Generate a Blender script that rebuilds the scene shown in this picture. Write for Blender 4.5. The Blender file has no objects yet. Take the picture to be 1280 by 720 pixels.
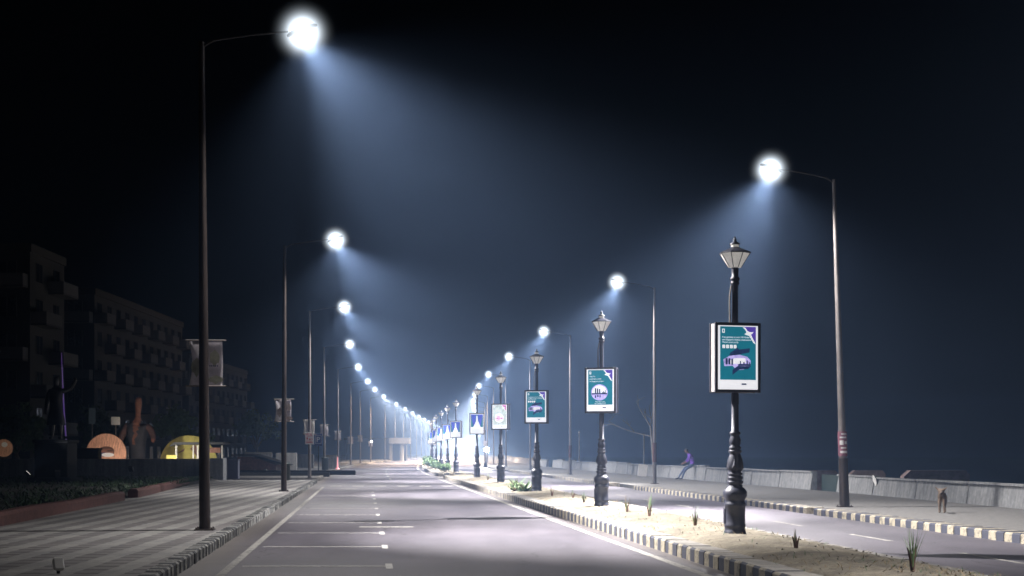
import bpy, math, random
from mathutils import Vector, Matrix, Euler
R = math.radians
random.seed(7)
SC = bpy.context.scene
COL = SC.collection

# ------------------------------------------------------------------ camera
FPX, HZ, ZC = 1800.0, 565.0, 1.6           # focal length in px of a 1280 px wide picture, horizon row, eye height
cd = bpy.data.cameras.new("camera"); cam = bpy.data.objects.new("camera", cd); COL.objects.link(cam)
cam.location = (0, 0, ZC); cam.rotation_euler = (R(90), 0, 0)
cd.sensor_width = 36; cd.lens = FPX * 36 / 1280; cd.shift_y = (HZ - 360) / 1280
cd.clip_start = .1; cd.clip_end = 6000
SC.camera = cam

# ------------------------------------------------------------------ night sky, exposure
W = bpy.data.worlds.new("World"); SC.world = W; W.use_nodes = True
nt = W.node_tree; nt.nodes.clear()
sky = nt.nodes.new("ShaderNodeTexSky"); sky.sky_type = 'NISHITA'; sky.sun_disc = False
sky.sun_elevation = R(-5); sky.sun_rotation = R(200)
hs = nt.nodes.new("ShaderNodeMix"); hs.data_type = 'RGBA'; hs.blend_type = 'MULTIPLY'; hs.inputs[0].default_value = 1
hs.inputs[7].default_value = (.55, .75, 1, 1)
bg = nt.nodes.new("ShaderNodeBackground"); bg.inputs[1].default_value = .03
wo = nt.nodes.new("ShaderNodeOutputWorld")
nt.links.new(sky.outputs[0], hs.inputs[6]); nt.links.new(hs.outputs[2], bg.inputs[0]); nt.links.new(bg.outputs[0], wo.inputs[0])
SC.view_settings.view_transform = 'Standard'; SC.view_settings.look = 'None'
SC.view_settings.exposure = 0.25; SC.view_settings.gamma = 1
SC.cycles.use_denoising = True; SC.cycles.denoising_prefilter = 'ACCURATE'; SC.cycles.filter_width = 1.6
SC.cycles.max_bounces = 5; SC.cycles.diffuse_bounces = 2; SC.cycles.volume_bounces = 0
SC.cycles.sample_clamp_indirect = 3.0; SC.cycles.caustics_reflective = False; SC.cycles.caustics_refractive = False

BEAM_W, WIDE_W = 33000.0, 7200.0          # watts of one street lamp: main beam, wide spill
LAMP_COL = (1.0, .955, .93)
HAZE_D, HAZE_COL, HAZE_G = .00145, (.38, .58, 1.0), .0

# ------------------------------------------------------------------ helpers
def c_of(Y):              # how far the road has bent to the right at distance Y
    if Y < 90: return 0.0
    if Y < 230: return 3e-4 * (Y - 90) ** 2
    return 3e-4 * 140 ** 2 + .084 * (Y - 230)
def P(lat, Y, z=0.0): return Vector((lat - .1028 * Y + c_of(Y), Y, z))
def heading(Y):           # angle of the road about Z at Y
    d = P(0, Y + .5) - P(0, Y - .5); return math.atan2(-d.x, d.y)

class MB:
    def __init__(s): s.v, s.f, s.m, s.sm = [], [], [], []
    def face(s, pts, mi=0, smooth=False):
        n = len(s.v); s.v += [tuple(p) for p in pts]; s.f.append(tuple(range(n, n + len(pts)))); s.m.append(mi); s.sm.append(smooth)
    def add(s, vs, fs, mi=0, smooth=False):
        n = len(s.v); s.v += [tuple(p) for p in vs]
        for f in fs: s.f.append(tuple(i + n for i in f)); s.m.append(mi); s.sm.append(smooth)
        return s
    def box(s, c, d, mi=0, rot=None, bev=0.0):
        x, y, z = d[0] / 2, d[1] / 2, d[2] / 2
        if bev:
            b = min(bev, x * .9, y * .9, z * .9); vs = []; 
            for sz in (-1, 1):
                pass
            ring = lambda xx, yy, zz: [(-xx, -yy, zz), (xx, -yy, zz), (xx, yy, zz), (-xx, yy, zz)]
            def oct_(zz, k): 
                X, Y_ = x - k, y - k
                return [(-X + b, -Y_, zz), (X - b, -Y_, zz), (X, -Y_ + b, zz), (X, Y_ - b, zz), (X - b, Y_, zz), (-X + b, Y_, zz), (-X, Y_ - b, zz), (-X, -Y_ + b, zz)]
            L = [oct_(-z, b * .5), oct_(-z + b, 0), oct_(z - b, 0), oct_(z, b * .5)]
            vs = [p for l in L for p in l]; fs = [tuple(range(7, -1, -1)), tuple(range(24, 32))]
            for k in range(3):
                for i in range(8): j = (i + 1) % 8; fs.append((k * 8 + i, k * 8 + j, k * 8 + 8 + j, k * 8 + 8 + i))
        else:
            vs = [(-x, -y, -z), (x, -y, -z), (x, y, -z), (-x, y, -z), (-x, -y, z), (x, -y, z), (x, y, z), (-x, y, z)]
            fs = [(3, 2, 1, 0), (4, 5, 6, 7), (0, 1, 5, 4), (1, 2, 6, 5), (2, 3, 7, 6), (3, 0, 4, 7)]
        M = Euler(rot).to_matrix() if rot else None
        return s.add([(M @ Vector(p) if M else Vector(p)) + Vector(c) for p in vs], fs, mi)
    def tube(s, pts, rad, n=10, mi=0, cap=True, smooth=True):
        pts = [Vector(p) for p in pts]
        rad = rad if isinstance(rad, (list, tuple)) else [rad] * len(pts)
        vs, fs = [], []; up = None
        for i, p in enumerate(pts):
            d = (pts[min(i + 1, len(pts) - 1)] - pts[max(i - 1, 0)]).normalized()
            if up is None: up = Vector((0, 1, 0)) if abs(d.y) < .9 else Vector((1, 0, 0))
            a = d.cross(up).normalized(); b = d.cross(a).normalized(); up = a.cross(d).normalized()
            for k in range(n):
                t = 2 * math.pi * k / n; vs.append(p + (a * math.cos(t) + b * math.sin(t)) * rad[i])
        for i in range(len(pts) - 1):
            for k in range(n):
                j = (k + 1) % n; fs.append((i * n + k, i * n + n + k, i * n + n + j, i * n + j))
        s.add(vs, fs, mi, smooth)
        if cap: s.face(vs[:n], mi); s.face(vs[-n:][::-1], mi)
        return s
    def lathe(s, prof, n=20, mi=0, smooth=True, c=(0, 0, 0), ph=0):
        vs, fs = [], []; c = Vector(c)
        for r, z in prof:
            for k in range(n):
                t = 2 * math.pi * (k + ph) / n; vs.append(c + Vector((r * math.cos(t), r * math.sin(t), z)))
        for i in range(len(prof) - 1):
            for k in range(n):
                j = (k + 1) % n; fs.append((i * n + k, i * n + j, i * n + n + j, i * n + n + k))
        s.add(vs, fs, mi, smooth)
        if prof[0][0] > 1e-4: s.face(vs[:n][::-1], mi)
        if prof[-1][0] > 1e-4: s.face(vs[-n:], mi)
        return s
    def ell(s, c, r, n=14, m=8, mi=0, rot=None):
        prof = [(math.sin(math.pi * i / m), -math.cos(math.pi * i / m)) for i in range(m + 1)]
        k0 = len(s.v); s.lathe([(max(a, 1e-5), b) for a, b in prof], n, mi)
        M = Euler(rot).to_matrix() if rot else Matrix.Identity(3)
        for i in range(k0, len(s.v)):
            q = Vector(s.v[i]); s.v[i] = tuple(M @ Vector((q.x * r[0], q.y * r[1], q.z * r[2])) + Vector(c))
        return s
    def prism(s, pts, y0, y1, mi=0):       # polygon in x,z pushed along y
        n = len(pts); vs = [(x, y0, z) for x, z in pts] + [(x, y1, z) for x, z in pts]
        fs = [tuple(range(n)), tuple(range(2 * n - 1, n - 1, -1))]
        for i in range(n): j = (i + 1) % n; fs.append((i, i + n, j + n, j))
        return s.add(vs, fs, mi)
    def build(s, name, mats, parent=None):
        me = bpy.data.meshes.new(name); me.from_pydata(s.v, [], s.f)
        for m in (mats if isinstance(mats, (list, tuple)) else [mats]): me.materials.append(m)
        for p, mi, sm in zip(me.polygons, s.m, s.sm): p.material_index = mi; p.use_smooth = sm
        me.update()
        o = bpy.data.objects.new(name, me); COL.objects.link(o); o.parent = parent
        return o
def tag(o, label=None, cat=None, group=None, kind=None):
    for k, v in (("label", label), ("category", cat), ("group", group), ("kind", kind)):
        if v: o[k] = v
    return o
def empty(name, loc, rz=0.0, label=None, cat=None, group=None):
    o = bpy.data.objects.new(name, None); COL.objects.link(o); o.empty_display_size = .2
    o.location = loc; o.rotation_euler = (0, 0, rz); return tag(o, label, cat, group)
def copy_tree(o, parent=None):
    c = o.copy(); COL.objects.link(c); c.parent = parent
    for ch in [k for k in o.children]: copy_tree(ch, c)
    return c
def skin(name, joints, edges, mats, parent=None, sub=2, pick=None):
    """one continuous body grown over a skeleton: joints = {key: (x, y, z, r)}"""
    ks = list(joints); me = bpy.data.meshes.new(name)
    me.from_pydata([joints[k][:3] for k in ks], [(ks.index(a), ks.index(b)) for a, b in edges], [])
    o = bpy.data.objects.new(name, me); COL.objects.link(o)
    md = o.modifiers.new("skin", 'SKIN'); md.use_smooth_shade = True
    for i, k in enumerate(ks):
        r = joints[k][3]; me.skin_vertices[0].data[i].radius = r if isinstance(r, tuple) else (r, r)
        me.skin_vertices[0].data[i].use_root = (i == 0)
    ss = o.modifiers.new("sub", 'SUBSURF'); ss.levels = sub; ss.render_levels = sub
    dg = bpy.context.evaluated_depsgraph_get(); nm = bpy.data.meshes.new_from_object(o.evaluated_get(dg))
    o.modifiers.clear(); o.data = nm; nm.name = name
    nm.materials.clear()
    for m in (mats if isinstance(mats, (list, tuple)) else [mats]): nm.materials.append(m)
    for p in nm.polygons:
        p.use_smooth = True
        if pick: p.material_index = pick(p.center)
    o.parent = parent; return o
def text_mesh(txt, size, loc, mat, parent, name="lettering", align='LEFT'):
    cu = bpy.data.curves.new("t", 'FONT'); cu.body = txt; cu.size = size; cu.align_x = align; cu.resolution_u = 2; cu.extrude = .001
    t = bpy.data.objects.new("t", cu); COL.objects.link(t)
    dg = bpy.context.evaluated_depsgraph_get(); me = bpy.data.meshes.new_from_object(t.evaluated_get(dg))
    bpy.data.objects.remove(t)
    me.transform(Matrix.Translation(loc) @ Matrix.Rotation(R(90), 4, 'X')); me.materials.clear(); me.materials.append(mat)
    o = bpy.data.objects.new(name, me); COL.objects.link(o); o.parent = parent; return o

# ------------------------------------------------------------------ materials
def newmat(name):
    m = bpy.data.materials.new(name); m.use_nodes = True; return m, m.node_tree.nodes, m.node_tree.links, m.node_tree.nodes["Principled BSDF"]
def mat(name, col, rough=.7, var=.25, scale=6.0, metal=0.0, bump=0.0, bscale=60.0, emit=0.0, spec=.5, stretch=None):
    m, N, L, b = newmat(name)
    b.inputs["Roughness"].default_value = rough; b.inputs["Metallic"].default_value = metal
    b.inputs["Specular IOR Level"].default_value = spec
    tc = N.new("ShaderNodeTexCoord"); mp = N.new("ShaderNodeMapping"); L.new(tc.outputs["Object"], mp.inputs[0])
    if stretch: mp.inputs["Scale"].default_value = stretch
    nz = N.new("ShaderNodeTexNoise"); nz.inputs["Scale"].default_value = scale; nz.inputs["Detail"].default_value = 6
    nz.inputs["Roughness"].default_value = .65
    L.new(mp.outputs[0], nz.inputs["Vector"])
    r = N.new("ShaderNodeValToRGB"); r.color_ramp.elements[0].position = .3; r.color_ramp.elements[1].position = .72
    r.color_ramp.elements[0].color = tuple(c * (1 - var) for c in col) + (1,)
    r.color_ramp.elements[1].color = tuple(min(1, c * (1 + var)) for c in col) + (1,)
    L.new(nz.outputs["Fac"], r.inputs[0]); L.new(r.outputs[0], b.inputs["Base Color"])
    if bump:
        n2 = N.new("ShaderNodeTexNoise"); n2.inputs["Scale"].default_value = bscale; n2.inputs["Detail"].default_value = 4
        L.new(tc.outputs["Object"], n2.inputs["Vector"])
        bp = N.new("ShaderNodeBump"); bp.inputs["Strength"].default_value = bump; bp.inputs["Distance"].default_value = .02
        L.new(n2.outputs["Fac"], bp.inputs["Height"]); L.new(bp.outputs[0], b.inputs["Normal"])
    if emit:
        L.new(r.outputs[0], b.inputs["Emission Color"]); b.inputs["Emission Strength"].default_value = emit
        m.cycles.emission_sampling = 'NONE'
    return m
class G:      # tiny node-graph writer
    def __init__(s, m): s.N, s.L = m.node_tree.nodes, m.node_tree.links
    def math(s, op, a, b=None, c=None):
        n = s.N.new("ShaderNodeMath"); n.operation = op
        for i, x in enumerate((a, b, c)):
            if x is None: continue
            if isinstance(x, (int, float)): n.inputs[i].default_value = x
            else: s.L.new(x, n.inputs[i])
        return n.outputs[0]
    def noise(s, vec, scale, detail=5, rough=.6):
        n = s.N.new("ShaderNodeTexNoise"); n.inputs["Scale"].default_value = scale; n.inputs["Detail"].default_value = detail
        n.inputs["Roughness"].default_value = rough; s.L.new(vec, n.inputs["Vector"]); return n.outputs["Fac"]
    def ramp(s, fac, a, b, lo=.3, hi=.7):
        n = s.N.new("ShaderNodeValToRGB"); e = n.color_ramp.elements
        e[0].position, e[1].position = lo, hi; e[0].color = tuple(a) + (1,); e[1].color = tuple(b) + (1,)
        s.L.new(fac, n.inputs[0]); return n.outputs[0]
    def mix(s, fac, a, b, mode='MIX'):
        n = s.N.new("ShaderNodeMix"); n.data_type = 'RGBA'; n.blend_type = mode
        for i, x in ((0, fac), (6, a), (7, b)):
            if isinstance(x, (int, float)): n.inputs[i].default_value = x
            elif isinstance(x, tuple): n.inputs[i].default_value = x + (1,)
            else: s.L.new(x, n.inputs[i])
        return n.outputs[2]
    def mapping(s, vec, scale=(1, 1, 1), rz=0):
        n = s.N.new("ShaderNodeMapping"); n.inputs["Scale"].default_value = scale; n.inputs["Rotation"].default_value = (0, 0, rz)
        s.L.new(vec, n.inputs[0]); return n.outputs[0]
    def bump(s, h, strength, dist=.02):
        n = s.N.new("ShaderNodeBump"); n.inputs["Strength"].default_value = strength; n.inputs["Distance"].default_value = dist
        s.L.new(h, n.inputs["Height"]); return n.outputs[0]

def glow(name, col, s):
    m, N, L, b = newmat(name)
    b.inputs["Base Color"].default_value = (.8, .8, .8, 1)
    b.inputs["Emission Color"].default_value = tuple(col) + (1,); b.inputs["Emission Strength"].default_value = s
    m.cycles.emission_sampling = 'NONE'; return m
def road_mat():
    m, N, L, b = newmat("asphalt"); g = G(m)
    p = N.new("ShaderNodeNewGeometry").outputs["Position"]
    fine = g.noise(p, 22, 8, .82); broad = g.noise(g.mapping(p, (.9, .12, 1), R(6)), 1.1, 4); patch = g.noise(p, .22, 3)
    c = g.ramp(fine, (.062, .058, .068), (.135, .127, .145), .3, .75)
    c = g.mix(.75, c, g.ramp(broad, (.80, .79, .81), (1.16, 1.14, 1.17), .34, .66), 'MULTIPLY')
    c = g.mix(.8, c, g.ramp(patch, (.75, .75, .78), (1.18, 1.16, 1.15), .35, .65), 'MULTIPLY')
    sx = N.new("ShaderNodeSeparateXYZ"); L.new(p, sx.inputs[0])
    lat = g.math('ADD', sx.outputs[0], g.math('MULTIPLY', sx.outputs[1], .1028))
    # polished wheel tracks, and dust swept against the kerbs
    trk = g.math('MULTIPLY_ADD', g.math('SINE', g.math('MULTIPLY', lat, 3.6)), .5, .5)
    c = g.mix(.28, c, g.ramp(trk, (.72, .72, .74), (1.15, 1.14, 1.15), .1, .9), 'MULTIPLY')
    wob = g.math('MULTIPLY', g.math('SUBTRACT', g.noise(p, 2.2, 6, .7), .5), 1.0)
    lw = g.math('ADD', lat, wob)
    def band(a0, a1):
        n = N.new("ShaderNodeMapRange"); n.inputs[1].default_value = a0; n.inputs[2].default_value = a1; L.new(lw, n.inputs[0]); return n.outputs[0]
    near = g.math('LESS_THAN', sx.outputs[1], 100.0)
    dust = g.math('MULTIPLY', g.math('MINIMUM', g.math('ADD', g.math('MULTIPLY', band(-1.75, -2.35), g.math('GREATER_THAN', lat, -2.9)), g.math('MULTIPLY', band(4.35, 4.9), g.math('LESS_THAN', lat, 5.2))), 1.0), near)
    c = g.mix(g.math('MULTIPLY', dust, .7), c, g.ramp(fine, (.10, .09, .08), (.20, .18, .155)))
    # cracks and tar seams
    vo = N.new("ShaderNodeTexVoronoi"); vo.feature = 'DISTANCE_TO_EDGE'; vo.inputs["Scale"].default_value = .28
    w = N.new("ShaderNodeVectorMath"); w.operation = 'ADD'; nn = N.new("ShaderNodeTexNoise"); nn.inputs["Scale"].default_value = 1.3; nn.inputs["Detail"].default_value = 5
    L.new(p, nn.inputs["Vector"]); L.new(p, w.inputs[0]); L.new(nn.outputs["Color"], w.inputs[1]); L.new(w.outputs[0], vo.inputs["Vector"])
    crack = g.math('MULTIPLY', g.math('LESS_THAN', vo.outputs["Distance"], .006), g.math('GREATER_THAN', patch, .5))
    c = g.mix(g.math('MULTIPLY', crack, .6), c, (.03, .03, .033))
    L.new(c, b.inputs["Base Color"])
    L.new(g.math('MULTIPLY_ADD', broad, .3, .38), b.inputs["Roughness"])
    L.new(g.bump(fine, .35, .012), b.inputs["Normal"]); b.inputs["Specular IOR Level"].default_value = .45
    return m
def paver_mat():
    m, N, L, b = newmat("striped_paving"); g = G(m)
    p = N.new("ShaderNodeNewGeometry").outputs["Position"]
    sx = N.new("ShaderNodeSeparateXYZ"); L.new(p, sx.inputs[0]); X, Y = sx.outputs[0], sx.outputs[1]
    xx = g.math('ADD', g.math('ADD', X, g.math('MULTIPLY', Y, .05)), g.math('MULTIPLY', g.noise(p, 3.0), .10))
    f = g.math('FRACT', g.math('MULTIPLY', xx, 1 / .62)); band = g.math('LESS_THAN', f, .5)
    row = g.math('FRACT', g.math('MULTIPLY', Y, 1 / .52)); joint = g.math('LESS_THAN', row, .22)
    fx = g.math('FRACT', g.math('MULTIPLY', X, 1 / .22)); jx = g.math('LESS_THAN', fx, .06)
    n1 = g.noise(p, 9, 6, .7); n2 = g.noise(p, .7, 4)
    light = g.ramp(n1, (.245, .242, .234), (.38, .376, .362)); dark = g.ramp(n1, (.165, .158, .158), (.275, .262, .26))
    c = g.mix(band, light, dark)
    c = g.mix(g.math('MULTIPLY', g.math('MULTIPLY', joint, band), .75), c, (.028, .026, .028))
    c = g.mix(g.math('MULTIPLY', jx, .25), c, (.05, .05, .05))
    c = g.mix(.7, c, g.ramp(n2, (.6, .6, .62), (1.2, 1.18, 1.14)), 'MULTIPLY')
    L.new(c, b.inputs["Base Color"]); b.inputs["Roughness"].default_value = .75
    L.new(g.bump(n1, .4, .01), b.inputs["Normal"]); return m
def sand_mat():
    m, N, L, b = newmat("dry_sand"); g = G(m)
    p = N.new("ShaderNodeNewGeometry").outputs["Position"]
    n1 = g.noise(p, 14, 8, .75); n2 = g.noise(p, 1.6, 5); n3 = g.noise(p, 60, 3)
    c = g.ramp(n1, (.15, .134, .108), (.31, .283, .238)); c = g.mix(.75, c, g.ramp(n2, (.55, .55, .55), (1.2, 1.18, 1.1), .32, .62), 'MULTIPLY')
    c = g.mix(g.math('MULTIPLY', g.math('GREATER_THAN', n3, .66), .6), c, (.10, .075, .05))
    L.new(c, b.inputs["Base Color"]); b.inputs["Roughness"].default_value = .95; b.inputs["Specular IOR Level"].default_value = .1
    L.new(g.bump(n1, .8, .05), b.inputs["Normal"]); return m
def concrete_mat(name, a, b_, streak=.6):
    m, N, L, b = newmat(name); g = G(m)
    p = N.new("ShaderNodeNewGeometry").outputs["Position"]
    n1 = g.noise(p, 8, 6, .7); n2 = g.noise(g.mapping(p, (3.5, 3.5, .3)), 1.6, 5)
    c = g.ramp(n1, a, b_); c = g.mix(streak, c, g.ramp(n2, (.5, .5, .52), (1.25, 1.24, 1.22), .35, .65), 'MULTIPLY')
    L.new(c, b.inputs["Base Color"]); b.inputs["Roughness"].default_value = .88; L.new(g.bump(n1, .4, .01), b.inputs["Normal"]); return m
def paint_mat(name, a, wear=.42):    # worn road or kerb paint, the bare ground showing through
    m, N, L, b = newmat(name); g = G(m)
    p = N.new("ShaderNodeNewGeometry").outputs["Position"]
    n1 = g.noise(p, 7, 8, .8); n2 = g.noise(p, 30, 4)
    f = g.math('LESS_THAN', n1, wear); c = g.mix(f, tuple(a), tuple(.35 * x + .035 for x in a))
    c = g.mix(.5, c, g.ramp(n2, (.65, .65, .65), (1.2, 1.2, 1.2)), 'MULTIPLY')
    L.new(c, b.inputs["Base Color"]); b.inputs["Roughness"].default_value = .8; return m

M = {}
M['road'] = road_mat(); M['pave'] = paver_mat(); M['sand'] = sand_mat()
M['pave_plain'] = concrete_mat("promenade_paving", (.10, .098, .096), (.19, .184, .175), .35)
M['wall'] = concrete_mat("sea_wall_concrete", (.16, .165, .17), (.29, .295, .30))
M['kerb_top'] = concrete_mat("kerb_top", (.18, .17, .155), (.32, .305, .28), .5)
M['kerb_cream'] = paint_mat("kerb_cream_paint", (.32, .285, .215), .46)
M['kerb_dark'] = paint_mat("kerb_dark_paint", (.045, .048, .068), .36)
M['kerb_white'] = paint_mat("kerb_faded_white", (.42, .42, .40), .5)
M['kerb_grey'] = paint_mat("kerb_faded_black", (.05, .053, .06), .45)
M['dull_line'] = paint_mat("worn_edge_paint", (.32, .31, .29), .46)
M['bay_line'] = paint_mat("bay_paint", (.52, .51, .49), .42)
M['brick_kerb'] = mat("red_kerb", (.10, .042, .036), .85, .4, 5, bump=.3)
M['white_line'] = paint_mat("road_paint", (.40, .39, .37), .44)
M['ground'] = mat("dark_ground", (.05, .047, .042), .95, .4, 1.2)
M['sea'] = mat("sea_water", (.006, .010, .014), .18, .3, .4, bump=.3, bscale=1.5)
M['steel'] = mat("galvanised_steel", (.20, .18, .17), .48, .3, 3, metal=.35, stretch=(1, 1, .35))
M['rust'] = mat("stained_steel", (.045, .034, .030), .45, .6, 2.2, metal=.3, bump=.2, stretch=(4, 4, .5))
M['iron'] = mat("black_cast_iron", (.030, .033, .052), .45, .35, 9, bump=.25, bscale=40)
M['head'] = mat("lamp_head_grey", (.035, .035, .038), .6, .1)
M['arm'] = mat("dark_arm", (.014, .014, .015), .8, .2)
M['lens'] = glow("lit_lens", (1, .97, .95), 60)
def bloom_mat():        # lamp bloom as an added glowing volume: brightest at the lamp, fading softly outwards
    m = bpy.data.materials.new("lamp_bloom"); m.use_nodes = True; N, L = m.node_tree.nodes, m.node_tree.links; N.clear(); g = G(m)
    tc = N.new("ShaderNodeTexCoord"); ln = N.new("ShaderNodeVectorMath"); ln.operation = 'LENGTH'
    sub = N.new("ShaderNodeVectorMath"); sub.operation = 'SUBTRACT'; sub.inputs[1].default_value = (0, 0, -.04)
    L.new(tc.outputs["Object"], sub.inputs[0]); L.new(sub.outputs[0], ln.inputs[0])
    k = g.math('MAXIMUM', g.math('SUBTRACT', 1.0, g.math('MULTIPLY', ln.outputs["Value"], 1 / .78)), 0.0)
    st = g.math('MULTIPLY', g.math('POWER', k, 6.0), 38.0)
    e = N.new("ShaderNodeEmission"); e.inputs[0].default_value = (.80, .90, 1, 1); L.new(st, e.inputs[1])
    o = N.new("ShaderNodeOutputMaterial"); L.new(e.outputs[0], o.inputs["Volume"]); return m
M['bloom'] = bloom_mat()
M['glass'] = mat("frosted_glass", (.62, .60, .57), .25, .12, 12, emit=.35)  # glow given to the unlit lantern glass for street light scattering in it
M['glass'].cycles.emission_sampling = 'NONE'
M['frame_dark'] = mat("black_box_frame", (.028, .03, .045), .4, .2)
M['frame_pale'] = mat("bare_metal_side", (.30, .285, .28), .5, .25, 5)
def cloth_mat(name, col, var, scale):      # thin cloth that lets light through
    m = mat(name, col, .9, var, scale); N, L = m.node_tree.nodes, m.node_tree.links; b = N["Principled BSDF"]; out = N["Material Output"]
    t = N.new("ShaderNodeBsdfTranslucent"); mx = N.new("ShaderNodeMixShader"); mx.inputs[0].default_value = .45
    L.new(b.inputs["Base Color"].links[0].from_socket, t.inputs[0]); L.new(b.outputs[0], mx.inputs[1]); L.new(t.outputs[0], mx.inputs[2]); L.new(mx.outputs[0], out.inputs[0]); return m
M['banner'] = cloth_mat("faded_banner_cloth", (.72, .69, .72), .25, 3.5)
M['banner_white'] = cloth_mat("white_banner_cloth", (.78, .76, .73), .1, 4)
M['p_teal'] = mat("poster_teal", (.008, .140, .200), .3, .12, 3, emit=.8)
M['p_white'] = mat("poster_white", (.80, .80, .84), .3, .04, 3, emit=.8)
M['p_purple'] = mat("poster_purple", (.06, .035, .25), .3, .2, 5, emit=1.0)
M['p_lilac'] = mat("poster_lilac", (.42, .36, .80), .3, .5, 8, emit=.9)
M['p_navy'] = mat("poster_navy", (.012, .025, .075), .3, .5, 22, emit=.9)
M['p_pale'] = mat("poster_pale_grey", (.40, .46, .45), .3, .35, 5, emit=.9)
M['p_blue'] = mat("poster_blue", (.05, .07, .36), .3, .25, 5, emit=1.0)
M['p_pink'] = mat("poster_pink", (.45, .15, .35), .3, .6, 14, emit=.9)
M['leaf'] = mat("green_leaf", (.12, .20, .085), .6, .5, 9)
M['leaf_dry'] = mat("dry_leaf", (.20, .15, .08), .8, .5, 9)
M['stem'] = mat("brown_stem", (.09, .045, .03), .85, .4, 9)
M['hedge'] = mat("dark_leaf", (.045, .085, .035), .65, .6, 2.5)
M['bark'] = mat("bark", (.12, .10, .085), .9, .4, 8)
M['bark_pale'] = mat("pale_bark", (.30, .28, .27), .9, .3, 8)
M['bronze'] = mat("dark_bronze", (.018, .017, .017), .35, .4, 5, metal=.3)
M['black'] = mat("black_paint", (.012, .012, .013), .7, .3, spec=.2)
M['bin'] = mat("dark_green_bin", (.018, .032, .030), .55, .3)
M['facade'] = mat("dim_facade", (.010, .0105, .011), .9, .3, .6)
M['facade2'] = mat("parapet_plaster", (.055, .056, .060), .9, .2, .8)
M['window'] = mat("dark_window", (.012, .014, .018), .12, .2)
M['red'] = glow("red_glow", (1, .04, .09), .8)
M['white_glow'] = glow("white_bulb", (.92, .96, 1), 12)
M['dim_glow'] = glow("floodlight_lens", (1, .95, .88), 2)
M['sign_blue'] = mat("sign_blue", (.02, .05, .22), .45, .1)
M['sign_white'] = mat("sign_white", (.78, .77, .75), .5, .06)
M['sign_red'] = mat("sign_red", (.50, .03, .04), .5, .2)
M['orange'] = mat("orange_paint", (.62, .33, .21), .8, .45, 3.0, stretch=(7, 1, 1.0))
M['yellow'] = mat("yellow_paint", (.55, .47, .12), .7, .25, 4)
M['brown'] = mat("brown_paint", (.20, .085, .055), .6, .45, 4)
M['skin'] = mat("skin", (.20, .105, .07), .6, .12)
M['hair'] = mat("black_hair", (.012, .010, .010), .6, .2)
M['shirt'] = mat("purple_shirt", (.17, .06, .46), .85, .25, 9)
M['jeans'] = mat("blue_jeans", (.09, .12, .22), .85, .3, 9)
M['shoe'] = mat("dark_shoe", (.03, .028, .028), .7, .2)
M['fur'] = mat("brown_fur", (.13, .095, .070), .9, .45, 7, bump=.3)
M['purple_tube'] = glow("purple_tube", (.20, .08, .55), .22)

# ------------------------------------------------------------------ haze (one closed box round everything)
hz = MB().box((0, 470, 17), (1500, 1160, 42)).build("haze", [])
hm = bpy.data.materials.new("night_mist"); hm.use_nodes = True; n = hm.node_tree.nodes; n.clear()
pv = n.new("ShaderNodeVolumePrincipled"); ho = n.new("ShaderNodeOutputMaterial")
pv.inputs["Color"].default_value = HAZE_COL + (1,); pv.inputs["Density"].default_value = HAZE_D; pv.inputs["Anisotropy"].default_value = HAZE_G
hm.node_tree.links.new(pv.outputs[0], ho.inputs["Volume"])
hz.data.materials.append(hm); tag(hz, "thin bluish night mist filling the air above the road", "haze", kind="stuff")

# ------------------------------------------------------------------ ground, roads, kerbs
def strip(name, lat0, lat1, Y0, Y1, z, m, step=4.0, label=None, cat=None):
    mb = MB(); k = max(1, int((Y1 - Y0) / step))
    for i in range(k):
        a, b = Y0 + (Y1 - Y0) * i / k, Y0 + (Y1 - Y0) * (i + 1) / k
        mb.face([P(lat0, a, z), P(lat1, a, z), P(lat1, b, z), P(lat0, b, z)])
    o = mb.build(name, m); return tag(o, label, cat, kind="structure")
g = MB(); g.face([(-720, -70, -.03), (P(17.9, -70).x, -70, -.03), (P(17.9, 90).x, 90, -.03), (-720, 90, -.03)])
ys = [90 + 20 * i for i in range(48)] + [1040]
for a, b in zip(ys, ys[1:]): g.face([(-720, a, -.03), P(17.9, a, -.03), P(17.9, b, -.03), (-720, b, -.03)])
tag(g.build("ground", M['ground']), "dark bare ground around the road", "ground", kind="structure")
s = MB(); s.face([(-300, -70, -1.6), (740, -70, -1.6), (740, 1040, -1.6), (-300, 1040, -1.6)])
tag(s.build("sea", M['sea']), "black sea beyond the sea wall", "sea", kind="structure")
strip("road", -9.0, 4.9, -20, 1000, 0.0, M['road'], 6, "grey asphalt carriageway left of the median strip", "road")
strip("road", 4.9, 11.7, -20, 1000, 0.0, M['road'], 6, "grey asphalt carriageway between median strip and promenade", "road")

def pavement(name, lat0, lat1, Y0, Y1, z, m, label):
    mb = MB(); k = max(1, int((Y1 - Y0) / 5))
    for i in range(k):
        a, b = Y0 + (Y1 - Y0) * i / k, Y0 + (Y1 - Y0) * (i + 1) / k
        A, B, C_, D = P(lat0, a), P(lat1, a), P(lat1, b), P(lat0, b)
        up = Vector((0, 0, z)); dn = Vector((0, 0, -.2))
        mb.face([A + up, B + up, C_ + up, D + up]); mb.face([B + dn, C_ + dn, C_ + up, B + up]); mb.face([A + dn, A + up, D + up, D + dn])
        if i == 0: mb.face([A + dn, B + dn, B + up, A + up])
        if i == k - 1: mb.face([D + dn, D + up, C_ + up, C_ + dn])
    return tag(mb.build(name, m), label, "pavement", kind="structure")
pavement("pavement", -60, -2.62, -20, 74.5, .15, M['pave'], "striped block paving on the left roadside")
pavement("pavement", -40, -2.62, 79.5, 900, .19, M['pave_plain'], "pale roadside pavement beyond the side entrance")
pavement("promenade", 11.9, 17.4, -20, 900, .13, M['pave_plain'], "pale concrete promenade along the sea wall")

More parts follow.
